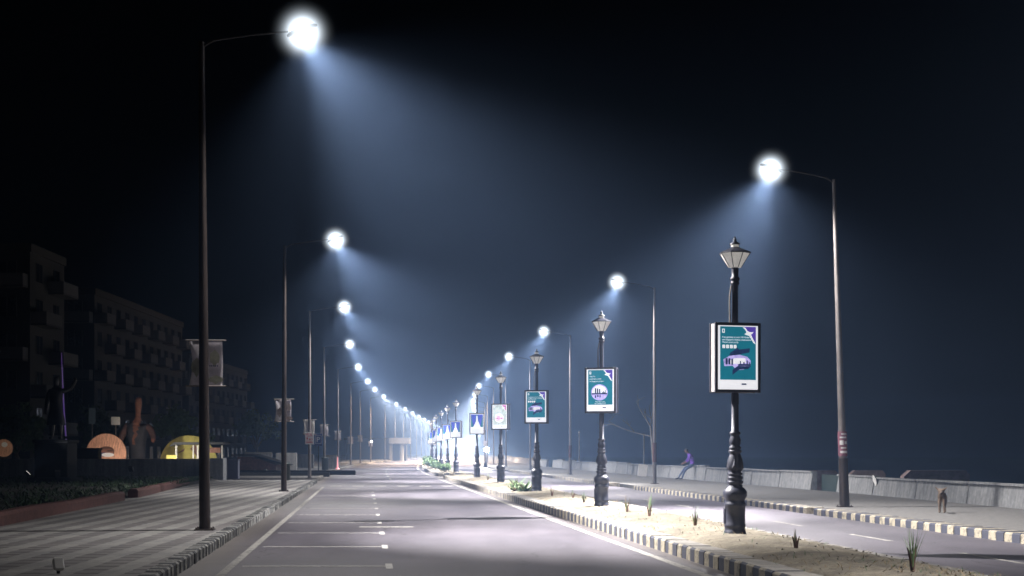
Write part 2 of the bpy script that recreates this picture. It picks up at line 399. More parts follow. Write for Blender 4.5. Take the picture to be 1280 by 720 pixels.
def kerb(latf, latb, Y0, Y1, h, mats, label, pitch=.29, skip=(), side=1, top=True, ends=False, inset=.03):
    """a row of painted kerb blocks; latf = the face towards the road, latb = the back"""
    rnd = random.Random(int(latf * 100 + Y0)); mb = MB(); y = Y0; i = 0
    while y < Y1:
        st = pitch if y < 120 else pitch * 4
        b = y + st * rnd.uniform(.94, 1.06)
        if not any(s0 < y < s1 for s0, s1 in skip):
            dz = rnd.uniform(-.006, .006); dl = rnd.uniform(-.008, .008)
            e = .006
            A0, A1 = P(latf + dl, y + e), P(latf + dl, b - e); B0, B1 = P(latb, y + e), P(latb, b - e)
            ch = .03 if latb > latf else -.03
            T0, T1 = P(latf + dl + ch, y + e), P(latf + dl + ch, b - e)
            u, lo, dn = Vector((0, 0, h + dz)), Vector((0, 0, h + dz - .025)), Vector((0, 0, -.1))
            mi = i % 2
            if y > 120: mi = 2
            mb.face([A0 + dn, A1 + dn, A1 + lo, A0 + lo], mi); mb.face([A0 + lo, A1 + lo, T1 + u, T0 + u], mi)
            mb.face([T0 + u, T1 + u, B1 + u, B0 + u], mi if not top else 2)
            mb.face([B0 + dn, B0 + u, B1 + u, B1 + dn], 2)
            mb.face([A0 + dn, A0 + lo, T0 + u, B0 + u, B0 + dn], mi); mb.face([A1 + dn, B1 + dn, B1 + u, T1 + u, A1 + lo], mi)
        y = b; i += 1
    return tag(mb.build("kerb", mats), label, "kerb", kind="structure")
KL = [M['kerb_white'], M['kerb_grey'], M['kerb_top']]; KM = [M['kerb_cream'], M['kerb_dark'], M['kerb_top']]
kerb(-2.42, -2.62, 8, 74.5, .17, KL, "worn kerb of faded black and white blocks edging the striped paving", .22, top=False)
kerb(-2.42, -2.62, 79.5, 700, .21, [M['kerb_top'], M['kerb_top'], M['kerb_top']], "pale kerb beyond the side entrance on the left")
kerb(4.8, 5.18, 8, 87, .20, KM, "black and cream striped kerb on the carriageway side of the median", .29)
kerb(7.35, 7.15, 8, 87, .16, KM, "low kerb on the promenade side of the median")
kerb(4.9, 5.15, 94, 700, .20, KM, "striped kerb of the far median beyond the gap", .6)
kerb(7.3, 7.1, 94, 700, .18, KM, "promenade side kerb of the far median beyond the gap", .6)
kerb(11.45, 11.9, 8, 61, .17, KM, "yellow and dark striped kerb edging the promenade", .31, skip=((36.6, 37.2),), top=False)
kerb(11.45, 11.9, 67, 700, .17, KM, "faded striped promenade kerb beyond the dropped ramp", .31)
# rounded ends of the two medians: cream and black blocks
def kerb_end(Yc, face, label):
    mb = MB(); n = 7
    for i in range(n):
        a0, a1 = 4.85 + 2.45 * i / n + .01, 4.85 + 2.45 * (i + 1) / n - .01
        b = abs((i + .5) / n - .5) * 1.0
        c0 = P((a0 + a1) / 2, Yc + face * -.4 * (1 - (2 * b) ** 2))
        mb.box((c0.x, c0.y, .08), (a1 - a0, .34, .28), i % 2, bev=.02)
    return tag(mb.build("kerb", KM), label, "kerb", kind="structure")
kerb_end(94.0, 1, "yellow and black kerb blocks closing the far median at the gap")
kerb_end(87.0, -1, "kerb blocks closing the near median at the gap")

def median(Y0, Y1, label, fine):
    mb = MB(); rnd = random.Random(3); ny = int((Y1 - Y0) / fine); nx = 14; vs, fs = [], []
    for j in range(ny + 1):
        Y = Y0 + (Y1 - Y0) * j / ny
        for i in range(nx + 1):
            t = i / nx; lat = 5.15 + (7.17 - 5.15) * t
            z = .185 + .10 * math.sin(math.pi * t) ** .7 - .03 * t + rnd.gauss(0, .007) + .018 * math.sin(Y * 1.7 + 3 * t) * math.sin(math.pi * t)
            vs.append(P(lat, Y, z))
    for j in range(ny):
        for i in range(nx): q = j * (nx + 1) + i; fs.append((q, q + 1, q + nx + 2, q + nx + 1))
    mb.add(vs, fs, 0, True)
    return tag(mb.build("median_strip", M['sand']), label, "median", kind="structure")
median(8, 87, "dry sandy earth of the near median strip", .25)
median(94, 700, "sandy far median strip beyond the gap", 2.0)

# painted markings, 4 mm above the asphalt
def marks(items, name, label, m):
    mb = MB()
    for (l0, l1, y0, y1) in items:
        k = max(1, int((y1 - y0) / 6)); 
        for i in range(k):
            a, b = y0 + (y1 - y0) * i / k, y0 + (y1 - y0) * (i + 1) / k
            mb.face([P(l0, a, .004), P(l1, a, .004), P(l1, b, .004), P(l0, b, .004)])
    return tag(mb.build(name, m), label, "road marking", kind="structure")
marks([(-1.92, -1.80, 8, 66)], "road_marking", "white edge line along the left kerb", M['dull_line'])
marks([(4.36, 4.50, 8, 86), (4.4, 4.54, 95, 400)], "road_marking", "white edge line beside the median strip", M['dull_line'])
bays = []
for k in range(10):
    Y = 20.15 + 4.12 * k; bays += [(-1.7, .30, Y - .055, Y + .055), (.303, .40, Y - .45, Y + .45)]
marks(bays, "road_marking", "row of parking bay ticks with square ends", M['bay_line'])
marks([(-.1, 1.05, 30.5, 30.9), (-2.2 + .3, .2, 52.0, 52.2)], "road_marking", "short white bars off the parking bays", M['white_line'])
marks([(-1.6 + k * 1.05, -1.05 + k * 1.05, 67.0, 68.0) for k in range(6)] + [(-1.0, -.3, 62, 62.5)], "road_marking", "broken white line across the road", M['white_line'])
marks([(1.5, 1.62, 84 + 9 * k, 87 + 9 * k) for k in range(12)], "road_marking", "white centre dashes farther up the road", M['white_line'])
marks([(9.4, 9.5, 20.6 + 5.2 * k, 22.8 + 5.2 * k) for k in range(22)], "road_marking", "white lane dashes on the promenade carriageway", M['dull_line'])

# ------------------------------------------------------------------ street lamps
LEFT = [26.7, 53, 78, 105, 133, 160, 181, 204, 236, 262, 290, 318, 345, 372, 400, 430, 460, 490, 520, 550, 580, 610]
RIGHT = [38.5, 66.4, 93.6, 118, 145, 170, 195, 221, 247, 273, 300, 327, 355, 385, 415, 445, 475, 505, 535, 565]
BAN_L = {0: ('cloth', 2.83, 3.68), 1: ('cloth', 2.72, 3.55), 2: ('white', 2.55, 3.35), 3: ('cloth', 2.76, 3.6), 4: ('cloth', 2.7, 3.55), 5: ('cloth', 2.5, 3.3), 6: ('cloth', 2.9, 3.7), 7: ('cloth', 2.4, 3.1)}
ORD = ["nearest", "second", "third", "fourth", "fifth", "sixth", "seventh", "eighth", "ninth", "tenth"]
def street_lamp(i, Y, side):
    lat = -2.95 if side < 0 else (12.85 if i == 0 else 13.4)
    z0 = (.15 if i < 2 else .19) if side < 0 else .13
    h = 9.05 if not (side > 0 and i == 0) else 8.75
    if side < 0:
        n = ORD[i] if i < 8 else None
        extra = {0: "dark stained pole and cloth banner", 1: "dark stained pole with litter bin", 2: "with white banner and red notice"}.get(i, "pale pole carrying a faded banner")
        lab = f"{n} street lamp along the left kerb, {extra}" if n else "distant street lamp along the left kerb, fading into bright mist"
        grp = "street lamps along the left pavement"
    else:
        n = ORD[i] if i < 5 else None
        extra = {0: "dark footed pole with red sticker", 1: "pale pole beside the bare tree", 2: "slim pale pole with no sign"}.get(i, "slim pole seen past the lamp posts")
        lab = f"{n} street lamp along the promenade, {extra}" if n else "distant street lamp along the promenade, fading into bright mist"
        grp = "street lamps along the promenade"
    r = empty("street_lamp", P(lat, Y, z0), heading(Y), lab, "street lamp", grp)
    tx = {(-1, 0): -.06, (1, 0): -.30, (-1, 1): .03}.get((side, i), random.uniform(-.04, .04))       # the lean of the pole
    rb, rt = (.105, .055) if Y < 60 and side < 0 else ((.115, .046) if Y < 40 else (.095, .05))
    q = MB(); q.tube([(0, 0, 0), (tx * .5, 0, h * .5), (tx, 0, h)], [rb, (rb + rt) / 2, rt], 14 if Y < 150 else 8)
    pole = q.build("pole", M['rust'] if side < 0 and i < 2 else M['steel'], r)
    q = MB(); q.box((0, 0, .012), (.36, .36, .03), bev=.008)
    if Y < 60:
        for a in (-1, 1):
            for b in (-1, 1): q.lathe([(.018, .02), (.018, .06), (.0, .06)], 6, c=(a * .14, b * .14, 0))
    q.build("base_plate", M['rust'], r)
    if side > 0 and i == 0:
        q = MB(); q.tube([(0, 0, .02), (tx * .145, 0, 1.30)], [.135, .122], 16); q.build("pole_sleeve", M['rust'], r)
        def wrap(z0_, z1_, a0, a1, rad):          # a paper wrapped round the front of the pole
            k = MB(); n_ = 10
            for t in range(n_):
                p = [R(a0 + (a1 - a0) * u / n_) for u in (t, t + 1)]
                k.face([(tx * z / h + rad * math.sin(a), -rad * math.cos(a), z) for a, z in ((p[0], z0_), (p[1], z0_), (p[1], z1_), (p[0], z1_))], 0, True)
            return k
        st = wrap(1.36, 2.02, -95, 70, .1245).build("sticker", mat("pink_sticker", (.22, .085, .12), .6, .5, 14), r)
        for (za_, zb_, a0, a1) in ((1.44, 1.50, -50, 40), (1.56, 1.60, -40, 30), (1.66, 1.78, -55, -5), (1.68, 1.76, 8, 40), (1.84, 1.88, -50, 35), (1.93, 1.97, -30, 40)):
            wrap(za_, zb_, a0, a1, .127).build("print", M['sign_white'], st)
    if side > 0 and i in (1, 2):
        q = MB(); q.lathe([(.10, 1.0 if i == 1 else 1.1), (.098, 1.9)], 14, c=(tx * .15, 0, 0)); q.build("sticker", M['brick_kerb'], r)
    arm = 1.85 if side < 0 else 1.72
    dx = -side * arm
    q = MB(); q.tube([(tx, 0, h - .1), (tx + dx * .12, 0, h + .04), (tx + dx * .5, 0, h + .16), (tx + dx * .86, 0, h + .24)], [.024, .022, .02, .018], 8)
    q.build("arm", M['arm'], r)
    tilt = R(22) * (1 if side < 0 else -.8)
    hd = bpy.data.objects.new("lamp_head", None); 
    q = MB(); 
    prof = [(-.30, .04, .03), (-.24, .07, .06), (-.1, .10, .10), (.12, .10, .10), (.24, .07, .06), (.30, .03, .03)]
    vs, fs = [], []; nn = 12
    for (x, wy, wz) in prof:
        for k in range(nn):
            t = 2 * math.pi * k / nn; vs.append((x * -side * -1 if False else x, wy * math.cos(t), wz * math.sin(t) * (1 if math.sin(t) > 0 else .35)))
    for a in range(len(prof) - 1):
        for k in range(nn): j = (k + 1) % nn; fs.append((a * nn + k, a * nn + nn + k, a * nn + nn + j, a * nn + j))
    q.add(vs, fs, 0, True); q.face(vs[:nn]); q.face(vs[-nn:][::-1])
    head = q.build("lamp_head", M['head'], r); head.location = (tx + dx, 0, h + .26); head.rotation_euler = (0, -tilt, 0)
    q = MB(); q.ell((0, 0, -.04), (.78, .78, .78), 24, 14); q.build("lens", M['bloom'], head)  # added ball of glow round the head standing in for bloom, no glass part
    for nm, watts, size, aim in (("lamp", BEAM_W, 80, 40 if side < 0 else 44), ("lamp", WIDE_W * (.55 if side < 0 and i == 0 else 1), 146, 26 if side < 0 and i == 0 else 14)):
        aim = R(aim) * (1 if side < 0 else -.62)
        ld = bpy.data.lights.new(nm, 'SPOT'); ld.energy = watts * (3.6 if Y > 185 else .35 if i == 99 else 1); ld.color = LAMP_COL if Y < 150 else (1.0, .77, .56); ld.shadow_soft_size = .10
        ld.spot_size = R(size); ld.spot_blend = 1.0
        lo = bpy.data.objects.new(nm, ld); COL.objects.link(lo); lo.parent = r; lo.location = (tx + dx, 0, h + .10); lo.rotation_euler = (0, -aim, 0)
    if side < 0 and i in BAN_L:
        kind, za, zb = BAN_L[i]; hw = .305
        za -= z0; zb -= z0
        q = MB(); nx, nz = 12, 8; vs, fs = [], []
        for a in range(nz + 1):
            for b in range(nx + 1):
                u, v = b / nx * 2 - 1, a / nz
                w = hw * (1 - .09 * math.sin(math.pi * v)) if abs(u) > .01 else hw
                vs.append((u * w + (.035 * math.sin(math.pi * v) + (-.05 if i else 0)), .13 + .03 * math.sin(3 * u + i) * math.sin(math.pi * v), za + (zb - za) * v))
        for a in range(nz):
            for b in range(nx): k = a * (nx + 1) + b; fs.append((k, k + 1, k + nx + 2, k + nx + 1))
        q.add(vs, fs, 0, True)
        bo = q.build("banner", M['banner_white'] if kind == 'white' else M['banner'], r)
        sl = bo.modifiers.new("thick", 'SOLIDIFY'); sl.thickness = .006
        for zz in (za, zb):
            q = MB(); q.tube([(-hw - .06, .13, zz), (hw + .07, .13, zz)], .012, 6); q.build("banner_rod", M['steel'], r)
            q = MB(); q.box((0, .06, zz), (.05, .13, .03)); q.build("bracket", M['steel'], r)
        if kind == 'cloth' and i < 2:      # faded artwork: soft figures and a line of tiny lettering
            q = MB()
            for (cx, cz, rx, rz_) in ((-.16, .35, .10, .16), (.17, .52, .09, .14), (.19, .12, .13, .07)):
                q.face([(cx + rx * math.cos(t * .52), .094, za + cz + rz_ * math.sin(t * .52) * (1 + .25 * math.sin(3 * t))) for t in range(12)])
            q.build("print", cloth_mat("faded_print", (.46, .47, .36) if i == 0 else (.50, .43, .40), .35, 6), bo)
            q = MB()
            for k in range(7): q.face([(.0 + .035 * k, .092, za + .36), (.022 + .035 * k, .092, za + .36), (.022 + .035 * k, .092, za + .385), (.035 * k, .092, za + .385)])
            q.build("print", M['jeans'], bo)
    if side < 0 and i == 2:                # the small red and white notice below the white banner
        q = MB(); q.box((0, -.125, 2.15), (.46, .02, .64), bev=.006); sg = q.build("notice", M['sign_white'], r)
        q = MB()
        for (x, z, w, h_) in ((-.1, 2.38, .2, .05), (.08, 2.37, .1, .04), (0, 2.28, .32, .035), (-.12, 2.14, .07, .12), (.02, 2.10, .09, .07), (.14, 2.11, .06, .05), (-.02, 2.0, .34, .03), (0, 1.92, .36, .05)):
            q.box((x, -.138, z), (w, .004, h_), rot=(0, random.uniform(-.12, .12), 0))
        q.build("lettering", M['sign_red'], sg)
    if side < 0 and i == 7:
        q = MB(); q.ell((.12, -.1, 2.9), (.13, .13, .13), 10, 6); q.build("small_lamp", M['white_glow'], r)
        q = MB(); q.tube([(0, 0, 2.8), (.12, -.1, 2.8)], .02, 6); q.build("bracket", M['steel'], r)
    return r
for i, Y in enumerate(LEFT): street_lamp(i, Y, -1)
for i, Y in enumerate(RIGHT): street_lamp(i, Y, 1)
street_lamp(99, 11.5, 1)['label'] = "street lamp along the promenade beside the photographer, outside the view"

# ------------------------------------------------------------------ ornamental lamp posts with advert boxes
POST_PROF = [(.185, 0), (.185, .05), (.17, .07), (.17, .12), (.178, .13), (.178, .16), (.168, .18), (.168, .46), (.178, .47), (.178, .51), (.160, .53), (.165, .57),
             (.195, .63), (.198, .70), (.16, .75), (.125, .78), (.125, .80), (.105, .82), (.135, .84), (.135, .87), (.105, .89), (.13, .91), (.13, .94), (.10, .96), (.122, .98), (.122, 1.0), (.10, 1.02),
             (.128, 1.07), (.135, 1.14), (.122, 1.22), (.095, 1.30), (.085, 1.33), (.108, 1.345), (.108, 1.375), (.085, 1.39), (.10, 1.40), (.10, 1.43), (.078, 1.45),
             (.092, 1.49), (.095, 1.55), (.078, 1.60), (.072, 1.63), (.09, 1.645), (.09, 1.67), (.062, 1.69), (.058, 2.3), (.05, 4.02), (.05, 4.08), (.072, 4.10), (.072, 4.13), (.055, 4.15),
             (.078, 4.17), (.078, 4.20), (.052, 4.22), (.058, 4.30), (.058, 4.37)]
def poster(kind, box, w, h, zc, y):
    """the sheet in the front of an advert box: bottom white band, picture, bird in the corner"""
    x0, x1, z0, z1 = -w / 2, w / 2, zc - h / 2, zc + h / 2
    def quad(a, b, c, d, k, yy): q = MB(); q.face([(a, yy, c), (b, yy, c), (b, yy, d), (a, yy, d)]); return q
    sheet = quad(x0, x1, z0, z1, 0, y).build("poster", M['p_white'], box)
    if kind in ('teal', 'round', 'pale'):
        fm = M['p_pale'] if kind == 'pale' else M['p_teal']
        zt = z0 + h * .15
        quad(x0 + .035, x1 - .035, zt, z1 - .015, 0, y - .002).build("picture_field", fm, box)
        q = MB(); q.face([(x1 - .035, y - .004, z1 - .015), (x1 - .25, y - .004, z1 - .015), (x1 - .035, y - .004, z1 - .28)]); q.build("corner_panel", M['p_pink'] if kind == 'pale' else M['p_purple'], box)
        q = MB()                                             # white bird with long wings, sweeping down to the right
        bx, bz = x1 - .15, z1 - .14
        pts = [(-.12, .115), (-.075, .11), (-.035, .055), (.0, .04), (.045, .035), (.075, .045), (.05, .012), (.025, .002), (.05, -.05), (.09, -.12), (.108, -.16), (.07, -.135), (.03, -.075), (-.005, -.02), (-.05, -.012), (-.09, .005), (-.06, .022), (-.05, .035), (-.075, .075)]
        q.face([(bx + a, y - .006, bz + b) for a, b in pts]); q.build("bird", M['p_white'], box)
        q = MB(); t0 = [(x0 + .07, z1 - .055), (x0 + .115, z1 - .055), (x0 + .115, z1 - .12), (x0 + .07, z1 - .12)]
        q.face([(a, y - .004, b) for a, b in t0]); q.face([(x0 + .082, y - .005, z1 - .067), (x0 + .103, y - .005, z1 - .067), (x0 + .103, y - .005, z1 - .105), (x0 + .082, y - .005, z1 - .105)], 1)
        q.build("emblem", [M['p_white'], fm], box)
        if kind == 'teal':
            for k, t in enumerate(["Free gateway to over 150 Global", "and Singapore Airlines destinations.", "There's more to fly."]):
                text_mesh(t, .036, (x0 + .07, y - .004, z1 - .20 - .042 * k), M['p_white'], box)
            q = MB()
            for k in range(4): q.prism([(x0 + .075 + .066 * k, z1 - .37), (x0 + .12 + .066 * k, z1 - .37), (x0 + .125 + .066 * k, z1 - .335), (x0 + .12 + .066 * k, z1 - .315), (x0 + .075 + .066 * k, z1 - .315)], y - .004, y - .003)
            q.build("icon_row", M['p_white'], box)
            zz = zt + .28
            def poly(pts, m, yy, nm): q = MB(); q.face([(a, y - yy, zz + b) for a, b in pts]); return q.build(nm, m, box)
            poly([(-.16, .10), (.20, .17), (.21, .24), (.02, .215), (-.02, .25), (-.06, .21), (-.14, .16)], M['p_navy'], .0035, "picture")
            poly([(-.26, .05), (-.15, .11), (.03, .13), (.16, .10), (.22, .04), (.22, -.06), (.10, -.11), (-.02, -.12), (-.10, -.05), (-.24, -.06)], M['p_lilac'], .004, "picture")
            poly([(-.16, .03), (-.05, .075), (.12, .075), (.14, .0), (.0, -.02), (-.14, -.02)], M['p_white'], .0045, "picture")
            poly([(-.10, -.12), (.18, -.10), (.23, -.05), (.10, -.055), (.0, -.05), (-.08, -.10), (-.10, -.2)], M['p_navy'], .005, "picture")
            q = MB()
            for (a, b, c, d) in ((-.22, -.03, .035, .10), (-.17, -.03, .035, .10), (-.12, -.035, .03, .10), (.0, -.05, .22, .03), (.03, -.03, .02, .06), (.09, -.03, .025, .045), (.15, -.03, .02, .07), (.19, -.03, .02, .04)):
                q.face([(a, y - .0055, zz + b), (a + c, y - .0055, zz + b), (a + c, y - .0055, zz + b + d), (a, y - .0055, zz + b + d)])
            q.build("skyline", M['p_navy'], box)
        else:
            for k, t in enumerate(["Take To", "a moment a week", "to Singapore on fares."]):
                text_mesh(t, .042, (x0 + .075, y - .004, z1 - .19 - .06 * k), M['p_white'], box)
            zz = zt + .31; cx = -.02
            q = MB(); q.face([(cx + .215 * math.cos(t / 36 * 6.2832), y - .004, zz + .2 * math.sin(t / 36 * 6.2832)) for t in range(36)]); q.build("picture", M['p_white'] if kind == 'pale' else M['p_lilac'], box)
            q = MB(); q.face([(cx + .19 * math.cos(t / 24 * 3.1416), y - .005, zz - .01 + .18 * math.sin(t / 24 * 3.1416)) for t in range(25)]); q.build("picture", M['p_white'], box)
            q = MB()
            for (a, b, c, d) in ((-.12, -.02, .035, .13), (-.065, -.02, .035, .12), (-.01, -.02, .035, .11), (-.2, -.05, .4, .03), (.06, -.03, .1, .03), (.09, -.02, .02, .06), (.14, -.02, .02, .08), (-.12, -.14, .035, .07), (-.06, -.12, .04, .06), (0, -.13, .03, .07)):
                q.face([(cx + a, y - .006, zz + b), (cx + a + c, y - .006, zz + b), (cx + a + c, y - .006, zz + b + d), (cx + a, y - .006, zz + b + d)])
            q.build("skyline", M['p_pink'] if kind == 'pale' else M['p_navy'], box)
            for k, t in enumerate(["Fly 2 times every", "day. Starting at 4.15"]):
                text_mesh(t, .036, (0, y - .004, zt + .065 - .042 * k), M['p_white'], box, align='CENTER')
        q = MB(); q.face([(.06, y - .003, z0 + .075), (.15, y - .003, z0 + .075), (.15, y - .003, z0 + .10), (.06, y - .003, z0 + .10)]); q.build("print", M['p_navy'], box)
    else:                                                    # white peak on blue, pale lower half
        zt = z0 + h * .33
        quad(x0 + .03, x1 - .03, zt, z1 - .03, 0, y - .002).build("picture_field", M['p_teal'], box)
        for sx in (-1, 1):
            q = MB(); q.face([(sx * (w / 2 - .03), y - .003, z1 - .03), (sx * .03, y - .003, z1 - .03), (sx * .10, y - .003, zt + .18), (sx * .2, y - .003, zt + .06)][::sx]); q.build("picture", M['p_blue'], box)
        q = MB(); q.face([(-.20, y - .005, zt - .02), (-.05, y - .005, zt + .30), (-.03, y - .005, z1 - .1), (.03, y - .005, z1 - .1), (.05, y - .005, zt + .34), (.20, y - .005, zt - .02)]); q.build("picture", M['p_white'], box)
        q = MB()
        for k in range(3): q.face([(x0 + .08, y - .004, z0 + .06 + .08 * k), (x1 - .1 - .06 * k, y - .004, z0 + .06 + .08 * k), (x1 - .1 - .06 * k, y - .004, z0 + .09 + .08 * k), (x0 + .08, y - .004, z0 + .09 + .08 * k)])
        q.build("print", M['p_pale'], box)
POSTS = [(23.6, 6.08, 15, 'teal', 1), (36.0, 5.94, -19, 'round', 0), (49.2, 5.9, -12, 'teal', 1), (62.9, 5.98, -26, 'pale', 0), (76.5, 6.0, 2, 'peak', 0), (95.5, 6.1, -16, 'peak', 0),
         (107, 6.12, 0, 'peak', 0), (119.5, 6.15, 0, 'peak', 0), (133, 6.1, 0, 'peak', 0), (146.5, 6.05, 0, 'peak', 0), (160, 6.0, 0, 'peak', 0), (174, 6, 0, 'peak', 0), (188, 6, 0, 'peak', 0), (202, 6, 0, 'peak', 0)]
PL = ["nearest ornate lamp post on the median, teal poster with torn skyline picture", "second ornate lamp post on the median, teal poster with a round city picture",
      "third ornate lamp post, teal poster, standing by the broad leaved plants", "fourth ornate lamp post, pale washed out poster in a dark box",
      "ornate lamp post at the end of the near median, blue poster with white peak", "ornate lamp post first beyond the median gap, purple blue poster with white peak",
      "ornate lamp post second beyond the median gap, pale peak poster", "ornate lamp post third beyond the median gap, beside low bushes"]
for i, (Y, lat, yaw, kind, pale) in enumerate(POSTS):
    r = empty("lamp_post", P(lat, Y, .25), 0, PL[i] if i < len(PL) else "small ornate lamp post among the overlapping far posters of the median", "lamp post", "ornate lamp posts on the median")
    ns = 20 if Y < 80 else 10
    q = MB(); q.lathe(POST_PROF, ns); q.build("post", M['iron'], r)
    if Y < 60:
        q = MB()
        for k in range(6):
            a = k * math.pi / 3 + .3; c, s_ = math.cos(a), math.sin(a)
            q.add([(c * .136 - s_ * .045, s_ * .136 + c * .045, 1.08), (c * .136 + s_ * .045, s_ * .136 - c * .045, 1.08), (c * .150, s_ * .150, 1.14), (c * .118, s_ * .118, 1.25)], [(0, 1, 2), (0, 2, 3), (1, 3, 2)])
        q.build("leaf_ornament", M['iron'], r)
        q = MB(); q.box((-.172, .02, .30), (.02, .13, .26), bev=.006); q.build("access_door", M['iron'], r)
    q = MB(); q.lathe([(.105, 4.375), (.25, 4.60)], 8, smooth=False, ph=.5); lg = q.build("lantern_glass", M['glass'], r)
    q = MB()
    for k in range(8):
        a = 2 * math.pi * k / 8; q.tube([(.108 * math.cos(a + .39), .108 * math.sin(a + .39), 4.375), (.252 * math.cos(a + .39), .252 * math.sin(a + .39), 4.60)], .007, 5)
    q.lathe([(.262, 4.595), (.262, 4.615), (.09, 4.69), (.07, 4.70), (.07, 4.705)], 8, smooth=False, ph=.5); q.build("lantern_roof", M['iron'], r)
    q = MB(); q.lathe([(.066, 4.706), (.062, 4.745)], 12); q.build("lantern_neck", M['glass'], r)
    q = MB(); q.lathe([(.085, 4.746), (.085, 4.76), (.04, 4.79), (.022, 4.81), (.034, 4.83), (.022, 4.85), (.008, 4.88), (0.0, 4.885)], 12); q.build("finial", M['iron'], r)
    if Y < 60:
        q = MB(); q.tube([(-.085, -.01, 3.4), (-.09, -.01, 3.9), (-.06, -.01, 4.08)], .012, 6); q.build("cable", M['steel'], r)
    w, h, d, zc = .80, 1.14, .22, 2.89
    if kind == 'peak': zc = 2.85
    bx = empty("advert_box", (0, 0, 0), R(yaw)); bx.parent = r
    fm = M['frame_dark']
    q = MB(); q.box((0, -.003, zc), (w - .03, d - .05, h - .03)); q.build("case", M['frame_pale'] if pale else fm, bx)
    q = MB(); t = .045
    for (cx, cz, ww, hh) in ((-w / 2 + t / 2, zc, t, h), (w / 2 - t / 2, zc, t, h), (0, zc + h / 2 - t / 2, w - 2 * t - .002, t), (0, zc - h / 2 + t / 2, w - 2 * t - .002, t)):
        q.box((cx, -d / 2, cz), (ww, .05, hh), bev=.008)
    q.build("frame", fm, bx)
    q = MB()
    for (cx, cz, ww, hh) in ((-w / 2 + t / 2, zc, t, h), (w / 2 - t / 2, zc, t, h), (0, zc + h / 2 - t / 2, w - 2 * t - .002, t), (0, zc - h / 2 + t / 2, w - 2 * t - .002, t)):
        q.box((cx, d / 2, cz), (ww, .05, hh), bev=.008)
    q.build("frame", fm, bx)
    q = MB(); q.box((0, 0, zc - h / 2 - .10), (.10, .10, .19), bev=.01); q.build("bracket", fm, bx)
    poster(kind, bx, w - .10, h - .10, zc, -d / 2 - .012)

# ------------------------------------------------------------------ plants on the median
def blade(mb, base, d, L, w, bend, mi=0, seg=4):
    d = Vector(d).normalized(); side = d.cross(Vector((0, 0, 1)));
    side = side.normalized() if side.length > 1e-3 else Vector((1, 0, 0))
    pts = []
    for k in range(seg + 1):
        t = k / seg; p = Vector(base) + d * L * t + Vector((d.x, d.y, 0)) * bend * L * t * t + Vector((0, 0, -1)) * bend * .6 * L * t * t
        ww = w * (1 - t) ** .7 * (.6 + .8 * min(1, t * 3)) if k < seg else 0.0008; pts.append((p - side * ww, p + side * ww))
    for a, b in zip(pts, pts[1:]): mb.face([a[0], a[1], b[1], b[0]], mi, True)
def sapling(Y, lat, h, n, label, spread=.3, w=.005, green=1.0):
    r = empty("sapling", P(lat, Y, .245), random.uniform(0, 6), label, "plant", "young plants on the median")
    q = MB(); rnd = random.Random(int(Y * 31))
    for k in range(3): a = k * 2.1; q.tube([(0, 0, -.05), (.03 * math.cos(a), .03 * math.sin(a), h * .35), (.06 * math.cos(a), .06 * math.sin(a), h * .6)], [.018, .014, .006], 6)
    q.build("stem", M['stem'], r)
    q = MB()
    for k in range(n):
        a = rnd.uniform(0, 6.28); s = rnd.uniform(.03, spread)
        blade(q, (rnd.uniform(-.03, .03), rnd.uniform(-.03, .03), rnd.uniform(.1, .3) * h), (s * math.cos(a), s * math.sin(a), 1), h * rnd.uniform(.5, 1.0), w * rnd.uniform(.7, 1.4), rnd.uniform(0, .15), 0 if rnd.random() < green else 1)
    q.build("leaves", [M['leaf'], M['leaf_dry']], r); return r
def onpix(px, py, z=.24):
    Y = FPX * (ZC - z) / (py - HZ); X = (px - 640) * Y / FPX; return Y, X + .1028 * Y - c_of(Y)
for (px, py, h, n, gr, lab) in ((1141, 716, .46, 34, .85, "tall spiky green plant nearest the camera on the sandy median"), (995, 687, .30, 7, .1, "withered bare twig plant beyond the tall spiky one"),
        (869, 660, .40, 13, .85, "slim upright green plant left of the nearest lamp post"), (812, 648, .44, 18, .8, "bushy little green plant with a brown stalk between two lamp posts"),
        (784, 641, .38, 12, .5, "half dry seedling with reddish base right of the second lamp post"), (730, 629, .30, 14, .8, "short green tuft just left of the second lamp post"),
        (716, 624, .30, 8, .3, "thin forked dry seedling left of the short green tuft"), (690, 621, .34, 10, .2, "brown based dry seedling right of the third lamp post"),
        (610, 601, .40, 10, .7, "lone upright weed left of the fourth lamp post")):
    Y, lat = onpix(px, py); sapling(Y, lat, h, n, lab, .35 if n < 30 else .45, .0055 if n < 30 else .0055, gr)
def broad_plant(Y, lat, n, L, label, tuft=False):
    r = empty("broad_leaved_plant", P(lat, Y, .24), 0, label, "plant", "larger plants on the median"); q = MB(); rnd = random.Random(int(Y * 77))
    for k in range(n):
        a = rnd.uniform(0, 6.28); e = rnd.uniform(.25, 1.6)
        blade(q, (rnd.uniform(-.1, .1), rnd.uniform(-.1, .1), 0), (math.cos(a), math.sin(a), e), L * rnd.uniform(.6, 1.1), (.022 if tuft else .05) * rnd.uniform(.7, 1.2), rnd.uniform(.15, .5), 0 if rnd.random() < .85 else 1, 5)
    q.build("leaves", [M['leaf'], M['leaf_dry']], r)
    q = MB(); q.tube([(0, 0, -.06), (0, 0, .1)], [.06, .04], 8); q.build("stem", M['stem'], r); return r
broad_plant(49.6, 5.62, 34, .62, "broad leaved rosette plant at the foot of the third lamp post")
broad_plant(51.2, 5.35, 40, .55, "spreading fine leaved clump left of the third lamp post", True)
broad_plant(50.4, 5.5, 24, .5, "low broad leaved plant between clump and rosette")
broad_plant(53.8, 5.7, 26, .7, "taller pale green plant behind the rosette", True)
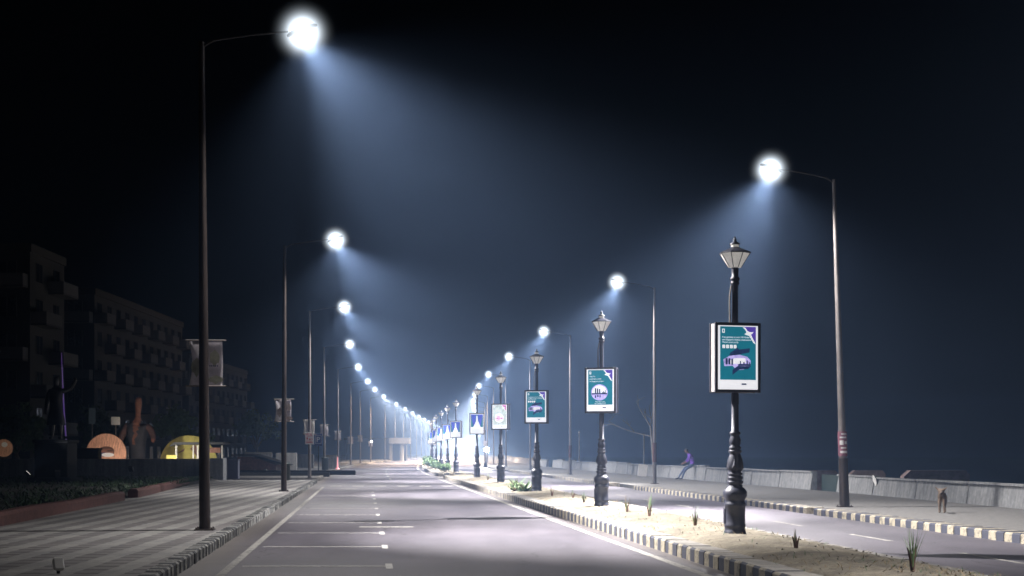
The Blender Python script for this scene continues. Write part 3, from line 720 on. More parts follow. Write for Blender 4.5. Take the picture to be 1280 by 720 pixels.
def leaf_cloud(mb, c, rad, n, size, rnd, mi=1):
    for _ in range(n):
        while True:
            v = Vector((rnd.uniform(-1, 1), rnd.uniform(-1, 1), rnd.uniform(-1, 1)))
            if .25 < v.length < 1: break
        p = Vector(c) + Vector((v.x * rad[0], v.y * rad[1], v.z * rad[2]))
        a = Vector((rnd.gauss(0, 1), rnd.gauss(0, 1), rnd.gauss(0, 1))).normalized(); b = a.orthogonal().normalized()
        s = size * rnd.uniform(.6, 1.4)
        mb.face([p - a * s, p + b * s * .45, p + a * s, p - b * s * .45], rnd.randrange(mi) if mi > 1 else 0)
for k, (Y, lat, s_) in enumerate(((98.0, 5.5, .6), (104, 5.5, .55), (114, 5.5, .7), (121, 5.6, .8), (134, 5.4, .9), (150, 5.5, 1.0))):
    lab = ["low leafy bush at the foot of the first lamp post past the gap", "round leafy bush just left of the gap's first far bush"][k] if k < 2 else "leafy bush among the far median lamp posts"
    r = empty("bush", P(lat, Y, .22), 0, lab, "bush", "bushes on the far median"); rnd = random.Random(k); q = MB()
    for _ in range(7): leaf_cloud(q, (rnd.uniform(-.45, .45) * s_, rnd.uniform(-.8, .8) * s_, rnd.uniform(.3, .75) * s_), (.35 * s_, .35 * s_, .3 * s_), 90, .08, rnd)
    q.build("leaves", M['leaf'], r)
    q = MB()
    for a in range(4): q.tube([(0, 0, -.05), (.2 * math.cos(a * 1.6), .3 * math.sin(a * 1.6), .5 * s_)], [.03, .012], 5)
    q.build("stem", M['stem'], r)
# dry grass and litter scattered over the sand
q = MB(); rnd = random.Random(11)
for _ in range(4200):
    Y = 15 + 72 * rnd.random() ** 1.6; lat = rnd.uniform(5.1, 7.1)
    cl = math.sin(Y * 1.1 + lat * 2.3) + math.sin(Y * .47 + 1)
    if cl < .2 and rnd.random() < .75: continue
    b = P(lat, Y, .185 + .10 * math.sin(math.pi * (lat - 5.04) / 2.13) ** .7 - .02); a = rnd.uniform(0, 6.28)
    blade(q, b, (math.cos(a), math.sin(a), rnd.uniform(.2, 1.2)), rnd.uniform(.05, .15), .006, .3, 1 if rnd.random() < .7 else 0, 2)
tag(q.build("dry_grass", [M['hedge'], M['leaf_dry']]), "thin dry grass scattered over the sandy median", "grass", kind="stuff")

q = MB()
for _ in range(170):
    Y = 15 + 60 * rnd.random() ** 1.5; t = rnd.random(); b = P(5.2 + 1.9 * t, Y, .19 + .10 * math.sin(math.pi * t) ** .7); r0 = rnd.uniform(.006, .02)
    q.ell(b, (r0 * rnd.uniform(.7, 1.4), r0, r0 * .7), 6, 4, rnd.randrange(2), rot=(rnd.uniform(-.4, .4), rnd.uniform(-.4, .4), rnd.uniform(0, 3)))
tag(q.build("pebbles", [M['sand'], M['kerb_top']]), "pebbles and clods lying on the sandy median", "pebbles", kind="stuff")

# ------------------------------------------------------------------ promenade: sea wall, slabs, person, dog, board, tree
def wall_run(latA, latB, Y0, Y1, h, seg, label, name="sea_wall"):
    mb = MB(); n = max(1, round((Y1 - Y0) / seg)); rnd = random.Random(int(Y0))
    for i in range(n):
        a, b = Y0 + (Y1 - Y0) * i / n + .012 * seg, Y0 + (Y1 - Y0) * (i + 1) / n - .012 * seg
        la, lb = latA + (latB - latA) * i / n, latA + (latB - latA) * (i + 1) / n
        hh = h + rnd.uniform(-.02, .02) + (.08 if rnd.random() < .2 and Y0 > 50 else 0)
        A, B, C_, D = P(la, a), P(lb, b), P(lb + .3, b), P(la + .3, a); ba = Vector((.12, 0, 0))
        dn, up, lip = Vector((0, 0, -.3)), Vector((0, 0, hh)), Vector((0, 0, hh - .06))
        mb.face([A - ba * .3 + dn, B - ba * .3 + dn, B + ba + lip, A + ba + lip][::-1]); mb.face([A + ba + lip, B + ba + lip, B + ba * .4 + lip, A + ba * .4 + lip][::-1])
        mb.face([A + ba * .4 + lip, B + ba * .4 + lip, B + ba * .4 + up, A + ba * .4 + up][::-1])
        mb.face([A + ba * .4 + up, B + ba * .4 + up, C_ + up, D + up][::-1]); mb.face([D + dn, D + up, C_ + up, C_ + dn])
        mb.face([A - ba * .3 + dn, A + ba + lip, A + ba * .4 + up, D + up, D + dn]); mb.face([B - ba * .3 + dn, C_ + dn, C_ + up, B + ba * .4 + up, B + ba + lip])
    k = MB()
    return tag(mb.build(name, M['wall']), label, "wall")
wall_run(16.4, 17.5, 20, 53.5, .76, 4.2, "near run of pale concrete sea wall behind the dog")
wall_run(17.5, 17.5, 56.5, 140, .83, 4.5, "long pale concrete sea wall the man sits on")
wall_run(17.5, 17.5, 146, 420, .85, 12, "far stretch of sea wall dissolving into mist")
q = MB(); c = P(17.95, 54.9, .32); q.box(c, (.28, 3.4, .80), bev=.02); tag(q.build("gate_panel", M['bin']), "dark green panel closing the opening in the sea wall", "gate")
def slab(px0, px1, ytop, Y, label):
    x0, x1 = (px0 - 640) * Y / FPX, (px1 - 640) * Y / FPX; zt = ZC - (ytop - HZ) * Y / FPX
    q = MB(); w = x1 - x0
    q.prism([(0, -1.5), (w, -1.5), (w, zt - .16), (w - .12, zt), (.25, zt), (0, zt - .22)], 0, .5)
    o = q.build("stone_block", mat("reddish_stone", (.26, .19, .18), .9, .4, 3, bump=.4)); o.location = (x0, Y, 0)
    return tag(o, label, "block")
slab(1130, 1212, 588, 53.0, "long reddish stone block showing above the wall behind the dog")
slab(1062, 1107, 588, 63, "shorter reddish stone block showing above wall near the footed pole")
slab(960, 1048, 588, 68, "low reddish stone block above the wall left of the footed pole")
c = P(15.55, 42.9, 0)
q = MB(); rnd = random.Random(5); q.face([(.16 * math.cos(a / 9 * 6.28) * rnd.uniform(.7, 1.1), 0, .20 * math.sin(a / 9 * 6.28) * rnd.uniform(.7, 1.1)) for a in range(9)])
# a pale patch of old poster paper on the sea wall
sy = 49.0; cl = 16.4 + 1.1 * (sy - 20) / 33.5
o = q.build("paper_scrap", M['sign_white']); o.location = P(cl + .03, sy, .62); o.rotation_euler = (R(-14), 0, R(90) + heading(sy)); md = o.modifiers.new("t", 'SOLIDIFY'); md.thickness = .01
tag(o, "torn pale paper stuck on the near sea wall", "paper")
# leaning board
q = MB(); q.box((0, 0, .31), (.50, .04, .62), bev=.006)
o = q.build("board", mat("white_board", (.62, .60, .58), .7, .1)); o.location = P(16.75, 86.8, .13); o.scale = (1.1, 1, 1.2); o.rotation_euler = (R(-14), R(9), 0); tag(o, "white board leaning by the sea wall next to the bare tree", "board")
# bare tree
def bare_tree(loc, label):
    r = empty("bare_tree", loc, 0, label, "tree"); rnd = random.Random(21); r.scale = (1.2, 1.2, 1.2)
    q = MB(); q.tube([(.12, 0, -.1), (.04, 0, 1.0), (-.05, .05, 2.0), (-.1, 0, 2.5)], [.085, .07, .055, .045], 8); q.build("trunk", M['bark_pale'], r)
    q = MB()
    def grow(p, d, L, rad, dep):
        p = Vector(p); d = Vector(d).normalized(); pts = [p]
        for k in range(3):
            d = (d + Vector((rnd.gauss(0, .14), rnd.gauss(0, .14), rnd.gauss(0, .12)))).normalized(); pts.append(pts[-1] + d * L / 3)
        q.tube(pts, [rad, rad * .85, rad * .7, rad * .5], 5)
        if dep == 0: return
        for k in range(rnd.choice((2, 3))):
            t = rnd.choice((1, 2, 3, 3)); nd = d + Vector((rnd.gauss(0, .5), rnd.gauss(0, .5), rnd.gauss(0.05, .4)))
            grow(pts[t], nd, L * rnd.uniform(.5, .8), rad * .58, dep - 1)
    grow((-.1, 0, 2.5), (-.5, 0, .75), 1.0, .035, 2); grow((-.05, 0, 2.0), (-1, 0, .45), 1.3, .032, 3); grow((-.1, 0, 2.5), (.12, .2, 1), 1.1, .028, 2)
    q.build("branches", M['bark_pale'], r)
bare_tree(P(17.15, 85.6, .13), "leafless small tree with thin pale twigs by the promenade pole")
for (px, ytop, Y, lab) in ((724, 541, 120, "thin far pole faintly visible above the sea wall"), (805, 545, 100, "thin dark post rising behind the leaning white board")):
    zt = ZC - (ytop - HZ) * Y / FPX; q = MB(); q.tube([(0, 0, -1.6), (0, 0, zt)], [.07, .05], 8); q.lathe([(.09, zt), (.05, zt + .12), (0, zt + .14)], 8)
    o = q.build("post", M['steel']); o.name = "beach_post"; o.location = ((px - 640) * Y / FPX, Y, 0); tag(o, lab, "post")

# the man sitting on the wall, leaning forward, looking down to the left
pr = empty("person", P(17.42, 76.6, .13), 0, "person in a purple shirt and jeans sitting hunched on the sea wall", "person")
J = {'pel': (.05, -.1, .78, (.15, .13)), 'wai': (.06, -.1, .95, (.135, .115)), 'che': (-.02, -.1, 1.16, (.16, .13)), 'shc': (-.11, -.1, 1.32, (.10, .09)), 'nec': (-.19, -.1, 1.40, .055), 'hd0': (-.25, -.1, 1.46, .085), 'hd1': (-.30, -.1, 1.54, .095), 'hd2': (-.33, -.1, 1.60, .06),
     'ls': (-.10, .08, 1.30, .065), 'le': (-.20, .14, 1.02, .05), 'lw': (-.42, .06, .90, .034), 'lh': (-.50, .03, .86, .035),
     'rs': (-.10, -.28, 1.30, .065), 're': (-.16, -.34, 1.02, .05), 'rw': (-.38, -.26, .88, .034), 'rh': (-.47, -.22, .85, .035),
     'lt': (.0, .02, .76, .10), 'lk': (-.36, .04, .62, .068), 'lf': (-.62, .05, .22, .05), 'la': (-.68, .05, .08, .042), 'lo': (-.86, .05, .035, .04),
     'rt': (.0, -.22, .76, .10), 'rk': (-.34, -.26, .56, .068), 'rf': (-.50, -.26, .2, .05), 'ra': (-.52, -.26, .08, .042), 'ro': (-.70, -.28, .035, .04)}
E = [('pel', 'wai'), ('wai', 'che'), ('che', 'shc'), ('shc', 'nec'), ('nec', 'hd0'), ('hd0', 'hd1'), ('hd1', 'hd2'), ('shc', 'ls'), ('ls', 'le'), ('le', 'lw'), ('lw', 'lh'), ('shc', 'rs'), ('rs', 're'), ('re', 'rw'), ('rw', 'rh'),
     ('pel', 'lt'), ('lt', 'lk'), ('lk', 'lf'), ('lf', 'la'), ('la', 'lo'), ('pel', 'rt'), ('rt', 'rk'), ('rk', 'rf'), ('rf', 'ra'), ('ra', 'ro')]
def pickp(c):
    if c.z > 1.385 and c.x < -.13: return 0
    if c.z < .10: return 3
    if c.x < -.30 and .80 < c.z < 1.0: return 0
    if c.z > .84: return 1
    return 2
body = skin("body", J, E, [M['skin'], M['shirt'], M['jeans'], M['shoe']], pr, 2, pickp)
q = MB(); q.ell((-.285, -.1, 1.575), (.098, .092, .085), 12, 8, rot=(0, .5, 0)); q.build("hair", M['hair'], pr)
q = MB(); q.ell((-.385, -.1, 1.50), (.022, .016, .018), 8, 5); q.build("nose", M['skin'], pr)
# fingers hanging over the knees
q = MB()
for (hx, hy, hz_) in ((-.50, .03, .86), (-.47, -.22, .85)):
    for k in range(4): q.tube([(hx - .01, hy - .03 + .02 * k, hz_), (hx - .06, hy - .03 + .02 * k, hz_ - .03), (hx - .07, hy - .03 + .02 * k, hz_ - .07)], [.010, .009, .006], 6)
    q.tube([(hx + .01, hy - .04, hz_), (hx - .02, hy - .065, hz_ - .03), (hx - .04, hy - .06, hz_ - .05)], [.011, .010, .007], 6)
q.build("fingers", M['skin'], pr)

# the dog, facing the camera
dr = empty("dog", ((1177 - 640) * 34.6 / FPX, 34.6, .13), R(-17), "brown street dog standing on the promenade facing the camera", "dog")
J = {'rump': (.03, .42, .43, (.085, .095)), 'belly': (.01, .2, .42, (.085, .09)), 'chest': (0, 0, .415, (.095, .12)), 'neck': (-.01, -.11, .47, .068), 'skull': (-.01, -.18, .525, .066), 'muz': (-.012, -.27, .485, .034), 'nose': (-.012, -.31, .47, .02),
     'ls': (.055, -.02, .34, .045), 'lk': (.058, -.01, .18, .027), 'lp': (.058, -.015, .05, .021), 'lt': (.058, -.05, .018, .024),
     'rs': (-.055, -.02, .34, .045), 'rk': (-.052, -.03, .18, .027), 'rp': (-.05, -.035, .05, .021), 'rt': (-.05, -.07, .018, .024),
     'lh': (.075, .42, .34, .06), 'ls2': (.08, .36, .23, .038), 'lhk': (.08, .47, .14, .022), 'lf': (.08, .44, .04, .02), 'lft': (.08, .40, .018, .024),
     'rh': (-.03, .42, .34, .06), 'rs2': (-.04, .36, .23, .038), 'rhk': (-.04, .47, .14, .022), 'rf': (-.04, .44, .04, .02), 'rft': (-.04, .40, .018, .024),
     't0': (.03, .51, .46, .025), 't1': (.06, .60, .40, .018), 't2': (.07, .64, .30, .010),
     'e0': (.06, -.16, .575, .026), 'e1': (.125, -.15, .625, .010), 'f0': (-.08, -.16, .575, .026), 'f1': (-.145, -.15, .630, .010)}
E = [('rump', 'belly'), ('belly', 'chest'), ('chest', 'neck'), ('neck', 'skull'), ('skull', 'muz'), ('muz', 'nose'), ('chest', 'ls'), ('ls', 'lk'), ('lk', 'lp'), ('lp', 'lt'), ('chest', 'rs'), ('rs', 'rk'), ('rk', 'rp'), ('rp', 'rt'),
     ('rump', 'lh'), ('lh', 'ls2'), ('ls2', 'lhk'), ('lhk', 'lf'), ('lf', 'lft'), ('rump', 'rh'), ('rh', 'rs2'), ('rs2', 'rhk'), ('rhk', 'rf'), ('rf', 'rft'), ('rump', 't0'), ('t0', 't1'), ('t1', 't2'),
     ('skull', 'e0'), ('e0', 'e1'), ('skull', 'f0'), ('f0', 'f1')]
skin("body", J, E, [M['fur'], M['black']], dr, 2, lambda c: 1 if c.y < -.295 else 0)
q = MB()
for sx in (-.045, .022): q.ell((sx, -.238, .54), (.010, .008, .010), 8, 5)
q.build("eye", M['black'], dr)

# ------------------------------------------------------------------ left side: bin, signs, walls, planter
r = empty("litter_bin", P(-2.95, 52.82, .15), 0, "dark litter bin strapped to the second pole of the left pavement", "litter bin")
q = MB(); q.lathe([(.15, .40), (.17, .42), (.18, .98), (.19, 1.0), (.19, 1.03), (.12, 1.05)], 16, c=(0, .48, 0)); q.build("bucket", M['bin'], r)
q = MB(); q.box((0, .25, .85), (.10, .20, .05)); q.build("bracket", M['steel'], r)
q = MB(); q.box((0, .25, .52), (.10, .20, .05)); q.build("bracket", M['steel'], r)
r = empty("litter_bin", P(-2.9, 104.8, .19), 0, "small dark litter bin at the fourth pole of the left pavement", "litter bin")
q = MB(); q.lathe([(.2, .1), (.24, .12), (.26, .95), (.28, .97), (.2, 1.02)], 14); q.build("bucket", M['bin'], r)
q = MB(); q.lathe([(.05, 0), (.05, .1)], 8); q.build("foot", M['black'], r)
# parking sign
r = empty("parking_sign", ((398 - 640) * 100 / FPX, 100, .19), 0, "blue parking sign with a white letter P on a dark post", "road sign")
q = MB(); q.tube([(0, .05, 0), (0, .05, 2.6)], .04, 8); q.build("post", M['black'], r)
q = MB(); q.box((0, 0, 2.25), (.56, .03, .84), bev=.01); pl = q.build("sign_panel", M['sign_blue'], r)
q = MB(); t = .02
for (x, z, w, h) in ((-.20, 2.28, t, .54), (.20, 2.28, t, .54), (0, 2.56, .42, t), (0, 2.0, .42, t)): q.box((x, -.018, z), (w, .004, h))
q.build("border", M['sign_white'], pl); text_mesh("P", .52, (-.145, -.02, 2.10), M['sign_white'], pl)
q = MB(); q.box((.0, -.018, 1.90), (.44, .004, .05)); q.build("print", M['head'], pl)
# red lit cone
r = empty("traffic_cone", ((422 - 640) * 118 / FPX, 118, .19), 0, "slim glowing red warning cone near the left kerb", "traffic cone")
q = MB(); q.lathe([(.06, .12), (.05, .4), (.025, 1.0), (.012, 1.02)], 12); q.build("cone", M['red'], r)
q = MB(); q.lathe([(.17, 0), (.17, .05), (.09, .12)], 12); q.build("foot", M['red'], r)
# planter kerb and the dark green ground cover behind it
def planter_kerb(Y0, Y1, la, lb, label):
    q = MB(); n = int((Y1 - Y0) / 1.0); rnd = random.Random(2)
    pa = [P(la + (lb - la) * i / n, Y0 + (Y1 - Y0) * i / n, .15) for i in range(n + 1)]
    sec = [(-.16, -.1), (.16, -.1), (.16, .20), (.11, .27), (-.11, .27), (-.16, .20)]
    vs, fs = [], []
    for p in pa:
        j = rnd.uniform(-.012, .012)
        vs += [p + Vector((a, 0, b + j)) for a, b in sec]
    for i in range(n):
        for k in range(6): j = (k + 1) % 6; fs.append((i * 6 + k, i * 6 + j, i * 6 + 6 + j, i * 6 + 6 + k))
    fs += [tuple(range(5, -1, -1)), tuple(range(n * 6, n * 6 + 6))]
    q.add(vs, fs); return tag(q.build("planter_kerb", M['brick_kerb']), label, "kerb")
planter_kerb(16, 43, -7.2, -7.3, "near red planter kerb with rounded end beside the striped paving")
planter_kerb(45.5, 64, -7.3, -7.9, "farther red planter kerb leading up to the grey wall")
q = MB(); rnd = random.Random(4)
vs, fs = [], []; ny, nx = 40, 16
for j in range(ny + 1):
    Y = 16 + 58 * j / ny
    for i in range(nx + 1):
        lat = -7.5 - 17 * i / nx; vs.append(P(lat, Y, .17 + .16 * (1 - math.exp(-i * .8)) + .06 * rnd.random()))
for j in range(ny):
    for i in range(nx): k = j * (nx + 1) + i; fs.append((k, k + nx + 1, k + nx + 2, k + 1))
q.add(vs, fs, 0, True); tag(q.build("planter_soil", M['ground']), "dark earth bed behind the red kerb", "earth", kind="structure")
q = MB()
for _ in range(15000):
    t = rnd.random() ** 1.7; Y = 22 + 50 * rnd.random(); lat = -7.55 - 12 * t
    if 42.5 < Y < 45.5 and t < .08: continue
    den = math.sin(Y * .8 + lat) + math.sin(Y * .33 - lat * .7)
    if den < -.4 and rnd.random() < .7: continue
    p = P(lat, Y, .3); a = rnd.uniform(0, 6.28)
    blade(q, p, (math.cos(a), math.sin(a), rnd.uniform(.5, 2)), rnd.uniform(.14, .34), rnd.uniform(.012, .03), .4, 0, 2)
tag(q.build("ground_cover", M['hedge']), "dark green low ground cover behind the red planter kerb", "ground cover", kind="stuff")
q = MB(); x0, x1 = (120 - 640) * 76 / FPX, (283 - 640) * 76 / FPX
q.box(((x0 + x1) / 2 - 3, 76, .62), (x1 - x0 + 6, .3, 1.25), bev=.02); q.box((x1 - .35, 75.6, .63), (.7, .9, 1.3), bev=.02)
tag(q.build("boundary_wall", concrete_mat("grey_plaster", (.22, .235, .25), (.32, .335, .35))), "long low grey wall in front of the painted discs", "wall")
q = MB(); q.box((0, 0, .5), (.66, .5, 1.0), bev=.02); q.box((0, 0, 1.03), (.72, .56, .05), bev=.01); 
o = q.build("utility_cabinet", mat("blue_grey_cabinet", (.09, .10, .15), .6, .15)); o.location = ((291 - 640) * 78 / FPX, 78, .15); tag(o, "blue grey utility cabinet at the end of the grey wall", "cabinet")

def floodlight(loc, rz, label, power=0, col=(1, .9, .75), case=None, tiltx=35, spot=100, k=1.0):
    r = empty("floodlight", loc, rz, label, "floodlight", "garden floodlights")
    q = MB(); q.tube([(0, 0, -.1), (0, 0, .34)], .02, 6); q.build("post", M['black'], r)
    h = MB().box((0, 0, 0), (.20 * k, .12 * k, .24 * k), bev=.015).build("housing", M[case or 'head'], r); h.location = (0, 0, .42); h.rotation_euler = (R(tiltx), 0, 0)
    q = MB(); q.box((0, .062 * k, 0), (.17 * k, .006, .20 * k)); q.build("lens", M['dim_glow'] if power else M['glass'], h)
    if power:
        l = bpy.data.lights.new("lamp", 'SPOT'); l.energy = power; l.color = col; l.spot_size = R(spot); l.spot_blend = .6; l.shadow_soft_size = .08
        lo = bpy.data.objects.new("lamp", l); COL.objects.link(lo); lo.parent = h; lo.location = (0, .09, 0); lo.rotation_euler = (R(90), 0, 0)
    return r
floodlight(((72 - 640) * 56 / FPX, 56, .35), .3, "small unlit floodlight in the plants by the statue pedestal")
floodlight(((164 - 640) * 62 / FPX, 62, .45), -.2, "small floodlight in the plants before the orange disc")
floodlight(((73 - 640) * 17.2 / FPX, 17.2, -.16), .5, "small pale floodlight on a stake nearest the camera", tiltx=-35, case='sign_white', k=.62)

# statue on a pedestal
SY = 60; sx = (70 - 640) * SY / FPX
r = empty("statue", (sx, SY, .3), 0, "dark statue of a standing figure with raised arm on a black pedestal", "statue")
q = MB(); q.box((0, 0, .10), (1.75, 1.75, .3), bev=.03); q.box((0, 0, .95), (1.36, 1.36, 1.45), bev=.03); q.box((0, 0, 1.74), (1.5, 1.5, .14), bev=.03); q.build("pedestal", M['black'], r)
J = {'pel': (0, 0, 2.98, (.21, .18)), 'wai': (0, 0, 3.25, (.20, .17)), 'che': (0, 0, 3.62, (.26, .2)), 'shc': (0, 0, 3.88, (.16, .14)), 'nec': (.01, -.02, 4.05, .09), 'h0': (.02, -.03, 4.20, .13), 'h1': (.03, -.03, 4.38, .13), 'h2': (.03, -.03, 4.48, .08),
     'rs': (.26, 0, 3.84, .12), 're': (.62, -.05, 3.92, .09), 'rw': (.86, -.1, 4.28, .065), 'rh': (.80, -.1, 4.42, .06),
     'ls': (-.27, 0, 3.82, .12), 'le': (-.38, .02, 3.40, .10), 'lw': (-.40, -.06, 3.0, .075), 'lh': (-.40, -.08, 2.86, .06),
     'lt': (-.14, 0, 2.88, .17), 'lk': (-.17, -.02, 2.36, .13), 'la': (-.18, 0, 1.94, .085), 'lo': (-.19, -.2, 1.86, .07),
     'rt': (.14, 0, 2.88, .17), 'rk': (.17, -.05, 2.36, .13), 'ra': (.18, 0, 1.94, .085), 'ro': (.2, -.2, 1.86, .07)}
E = [('pel', 'wai'), ('wai', 'che'), ('che', 'shc'), ('shc', 'nec'), ('nec', 'h0'), ('h0', 'h1'), ('h1', 'h2'), ('shc', 'rs'), ('rs', 're'), ('re', 'rw'), ('rw', 'rh'), ('shc', 'ls'), ('ls', 'le'), ('le', 'lw'), ('lw', 'lh'), ('pel', 'lt'), ('lt', 'lk'), ('lk', 'la'), ('la', 'lo'), ('pel', 'rt'), ('rt', 'rk'), ('rk', 'ra'), ('ra', 'ro')]
skin("figure", J, E, M['bronze'], r, 2)
q = MB(); q.lathe([(.40, 2.42), (.36, 2.7), (.27, 3.1), (.255, 3.3), (.29, 3.6), (.30, 3.8), (.16, 3.93)], 16); q.v = [(a, b * .72, c) for a, b, c in q.v]; q.build("coat", M['bronze'], r)
r = empty("light_pole", ((80 - 640) * 66 / FPX, 66, .3), 0, "thin purple lit pole leaning behind the statue", "light pole")
q = MB(); q.tube([(.16, 0, 1.0), (0, 0, 3.2), (-.12, 0, 5.85)], [.03, .03, .012], 6); q.build("tube", M['purple_tube'], r)
q = MB(); q.tube([(.19, 0, -.2), (.16, 0, 1.0)], .045, 8); q.lathe([(.11, 1.9), (.11, 2.02)], 8, c=(.09, 0, 0)); q.build("socket", M['black'], r)
# the lamps that light the art: behind the wall and behind the statue
floodlight(((34 - 640) * 58 / FPX, 58, .3), R(-68), "small floodlight rim lighting the statue", 170, (.9, .95, 1), tiltx=48, spot=60)

# painted discs behind the wall
def disc(px, py, rpx, Y, m, label, yaw=0):
    rr = rpx * Y / FPX; zc = ZC - (py - HZ) * Y / FPX
    r = empty("painted_disc", ((px - 640) * Y / FPX, Y, .15), yaw, label, "sculpture", "painted discs")
    q = MB(); n = 40; q.prism([(rr * math.cos(2 * math.pi * k / n), zc - .15 + rr * math.sin(2 * math.pi * k / n)) for k in range(n)], -.06, .06); q.build("disc", m, r)
    q = MB(); q.box((0, .25, (zc - rr) / 2), (.5, .5, max(.1, zc - rr + .3))); q.build("stand", M['black'], r)
    return r, rr, zc - .15
r, rr, zc = disc(133, 567, 25, 82, M['orange'], "orange painted disc with a dark swirl standing behind the grey wall")
q = MB()
def oval(q, cx, cz, a, b, y, mi, n=20, k0=1): q.face([(cx + a * math.cos(2 * math.pi * t / n), y, cz + b * math.sin(2 * math.pi * t / n)) for t in range(n)], mi)
oval(q, .02, zc + .12, .46, .30, -.064, 0); oval(q, .05, zc + .06, .38, .22, -.068, 1); oval(q, -.14, zc - .06, .20, .12, -.072, 3); oval(q, .10, zc - .07, .36, .12, -.074, 2); oval(q, .22, zc + .16, .18, .05, -.073, 0)
for k in range(11): q.prism([(-.75 + .15 * k, zc + .42 - .03 * k), (-.74 + .15 * k, zc + .42 - .03 * k), (-.70 + .16 * k, zc + .66 + .02 * (k % 3)), (-.72 + .16 * k, zc + .66 + .02 * (k % 3))], -.066, -.062, 1)
q.build("painted_mark", [M['stem'], M['brown'], M['sign_white'], M['sign_blue']], r)
r, rr, zc = disc(236, 580, 36, 86, M['yellow'], "yellow painted disc behind the little roofed stall")
q = MB(); q.prism([(.1, zc + .9), (.35, zc + 1.2), (.95, zc + .3), (.75, zc + .2)], -.066, -.062); q.prism([(-.9, zc + .55), (-.75, zc + .6), (-.2, zc + .95), (-.3, zc + .75)], -.066, -.062); q.build("painted_mark", M['brown'], r)
r, rr, zc = disc(5, 560, 11, 84, M['orange'], "small orange disc at the far left edge behind the pedestal")
q = MB(); oval(q, .05, zc + .2, .18, .15, -.066, 0); q.build("painted_mark", [M['sign_white']], r)
floodlight(((150 - 640) * 79 / FPX, 79, .2), R(17), "floodlight shining on the orange disc behind the wall", 300, (1, .86, .76), tiltx=14, spot=95)
floodlight(((215 - 640) * 80.5 / FPX, 80.5, .2), R(-10), "floodlight shining on the yellow disc behind the wall", 500, (1, .95, .8), tiltx=14, spot=120)
floodlight(((10 - 640) * 80 / FPX, 80, .2), R(8), "floodlight shining on the small disc at the left edge", 80, (1, .9, .75), tiltx=14)
q = MB(); q.box((0, 0, .62), (1.25, .7, 1.30), bev=.03); q.box((0, 0, 1.32), (1.32, .78, .1), bev=.02)
o = q.build("plinth", M['black']); o.name = "dark_plinth"; o.location = ((110.5 - 640) * 78.5 / FPX, 78.5, .45); tag(o, "dark square plinth hiding the lower left of the orange disc", "plinth")
# stall with white posts and dark roof in front of the yellow disc
r = empty("stall", ((245 - 640) * 83.5 / FPX, 83.5, .15), 0, "little stall with white posts and a flat dark roof by the yellow disc", "stall")
k_ = 83.5 / FPX
q = MB(); q.prism([(-1.35, 1.78), (-1.05, 2.02), (1.75, 2.02), (1.85, 1.9), (-1.0, 1.86)], -.9, .9); q.build("roof", M['head'], r)
for (x, w) in ((-.98, .10), (-.0, .07), (.25, .09), (1.65, .07)):
    q = MB(); q.box((x, -.7, .92), (w, .08, 1.84)); q.build("post", M['banner_white'], r)
q = MB(); q.box((-1.25, -.75, .9), (.6, .06, .75), bev=.02); q.build("front_panel", M['yellow'], r)
q = MB(); q.ell((-1.3, -.79, .95), (.17, .02, .10), 12, 6); q.build("painted_mark", M['p_navy'], r)
q = MB(); q.box((1.15, -.76, 1.55), (.85, .04, .3)); q.build("sign_panel", M['brown'], r)
# tall sculpture: long necked figure in a jacket
r = empty("sculpture", ((172 - 640) * 92 / FPX, 92, .15), 0, "tall brown figure sculpture with long neck and dark jacket", "sculpture")
J = {'pel': (0, 0, .75, (.55, .42)), 'wai': (0, 0, 1.8, (.52, .40)), 'che': (0, 0, 2.75, (.62, .40)), 'shc': (.02, 0, 3.15, (.50, .34)), 'nec': (.04, -.08, 3.55, (.24, .2)), 'nc2': (.06, -.1, 3.95, (.17, .17)), 'h0': (.08, -.12, 4.35, (.20, .22)), 'h1': (.10, -.12, 4.75, (.23, .25)), 'h2': (.10, -.1, 4.98, .15),
     'ls': (-.68, 0, 3.12, .27), 'le': (-1.05, -.08, 2.35, .22), 'lw': (-1.22, -.2, 1.6, .17), 'lh': (-1.2, -.22, 1.3, .12), 'rs': (.70, 0, 3.12, .27), 're': (1.02, -.05, 2.5, .2), 'rw': (1.05, -.25, 2.05, .13)}
E = [('pel', 'wai'), ('wai', 'che'), ('che', 'shc'), ('shc', 'nec'), ('nec', 'nc2'), ('nc2', 'h0'), ('h0', 'h1'), ('h1', 'h2'), ('che', 'ls'), ('ls', 'le'), ('le', 'lw'), ('lw', 'lh'), ('che', 'rs'), ('rs', 're'), ('re', 'rw')]
def picks(c):
    if c.z > 3.42 and abs(c.x - .06) < .42: return 0
    if c.y < -.1 and 1.9 < c.z < 3.5 and abs(c.x - .02 + (3.3 - c.z) * .12) < .05 + .16 * max(0, (c.z - 2.1) / 1.3): return 0
    if c.x < -.95 and c.z < 2.0 or c.x > .9 and c.z < 2.3: return 0
    return 2 if abs(c.x) > .62 else 1
skin("figure", J, E, [M['brown'], mat("dark_jacket", (.035, .037, .048), .8, .5, 2), mat("dark_sleeve", (.09, .05, .045), .8, .5, 2)], r, 2, picks)
q = MB(); q.box((0, 0, .35), (1.5, 1.2, .9), bev=.04); q.build("plinth", M['black'], r)
floodlight(((185 - 640) * 87 / FPX, 87, .2), R(10), "floodlight at the foot of the tall figure sculpture", 330, (1, .8, .65), tiltx=28, spot=70)
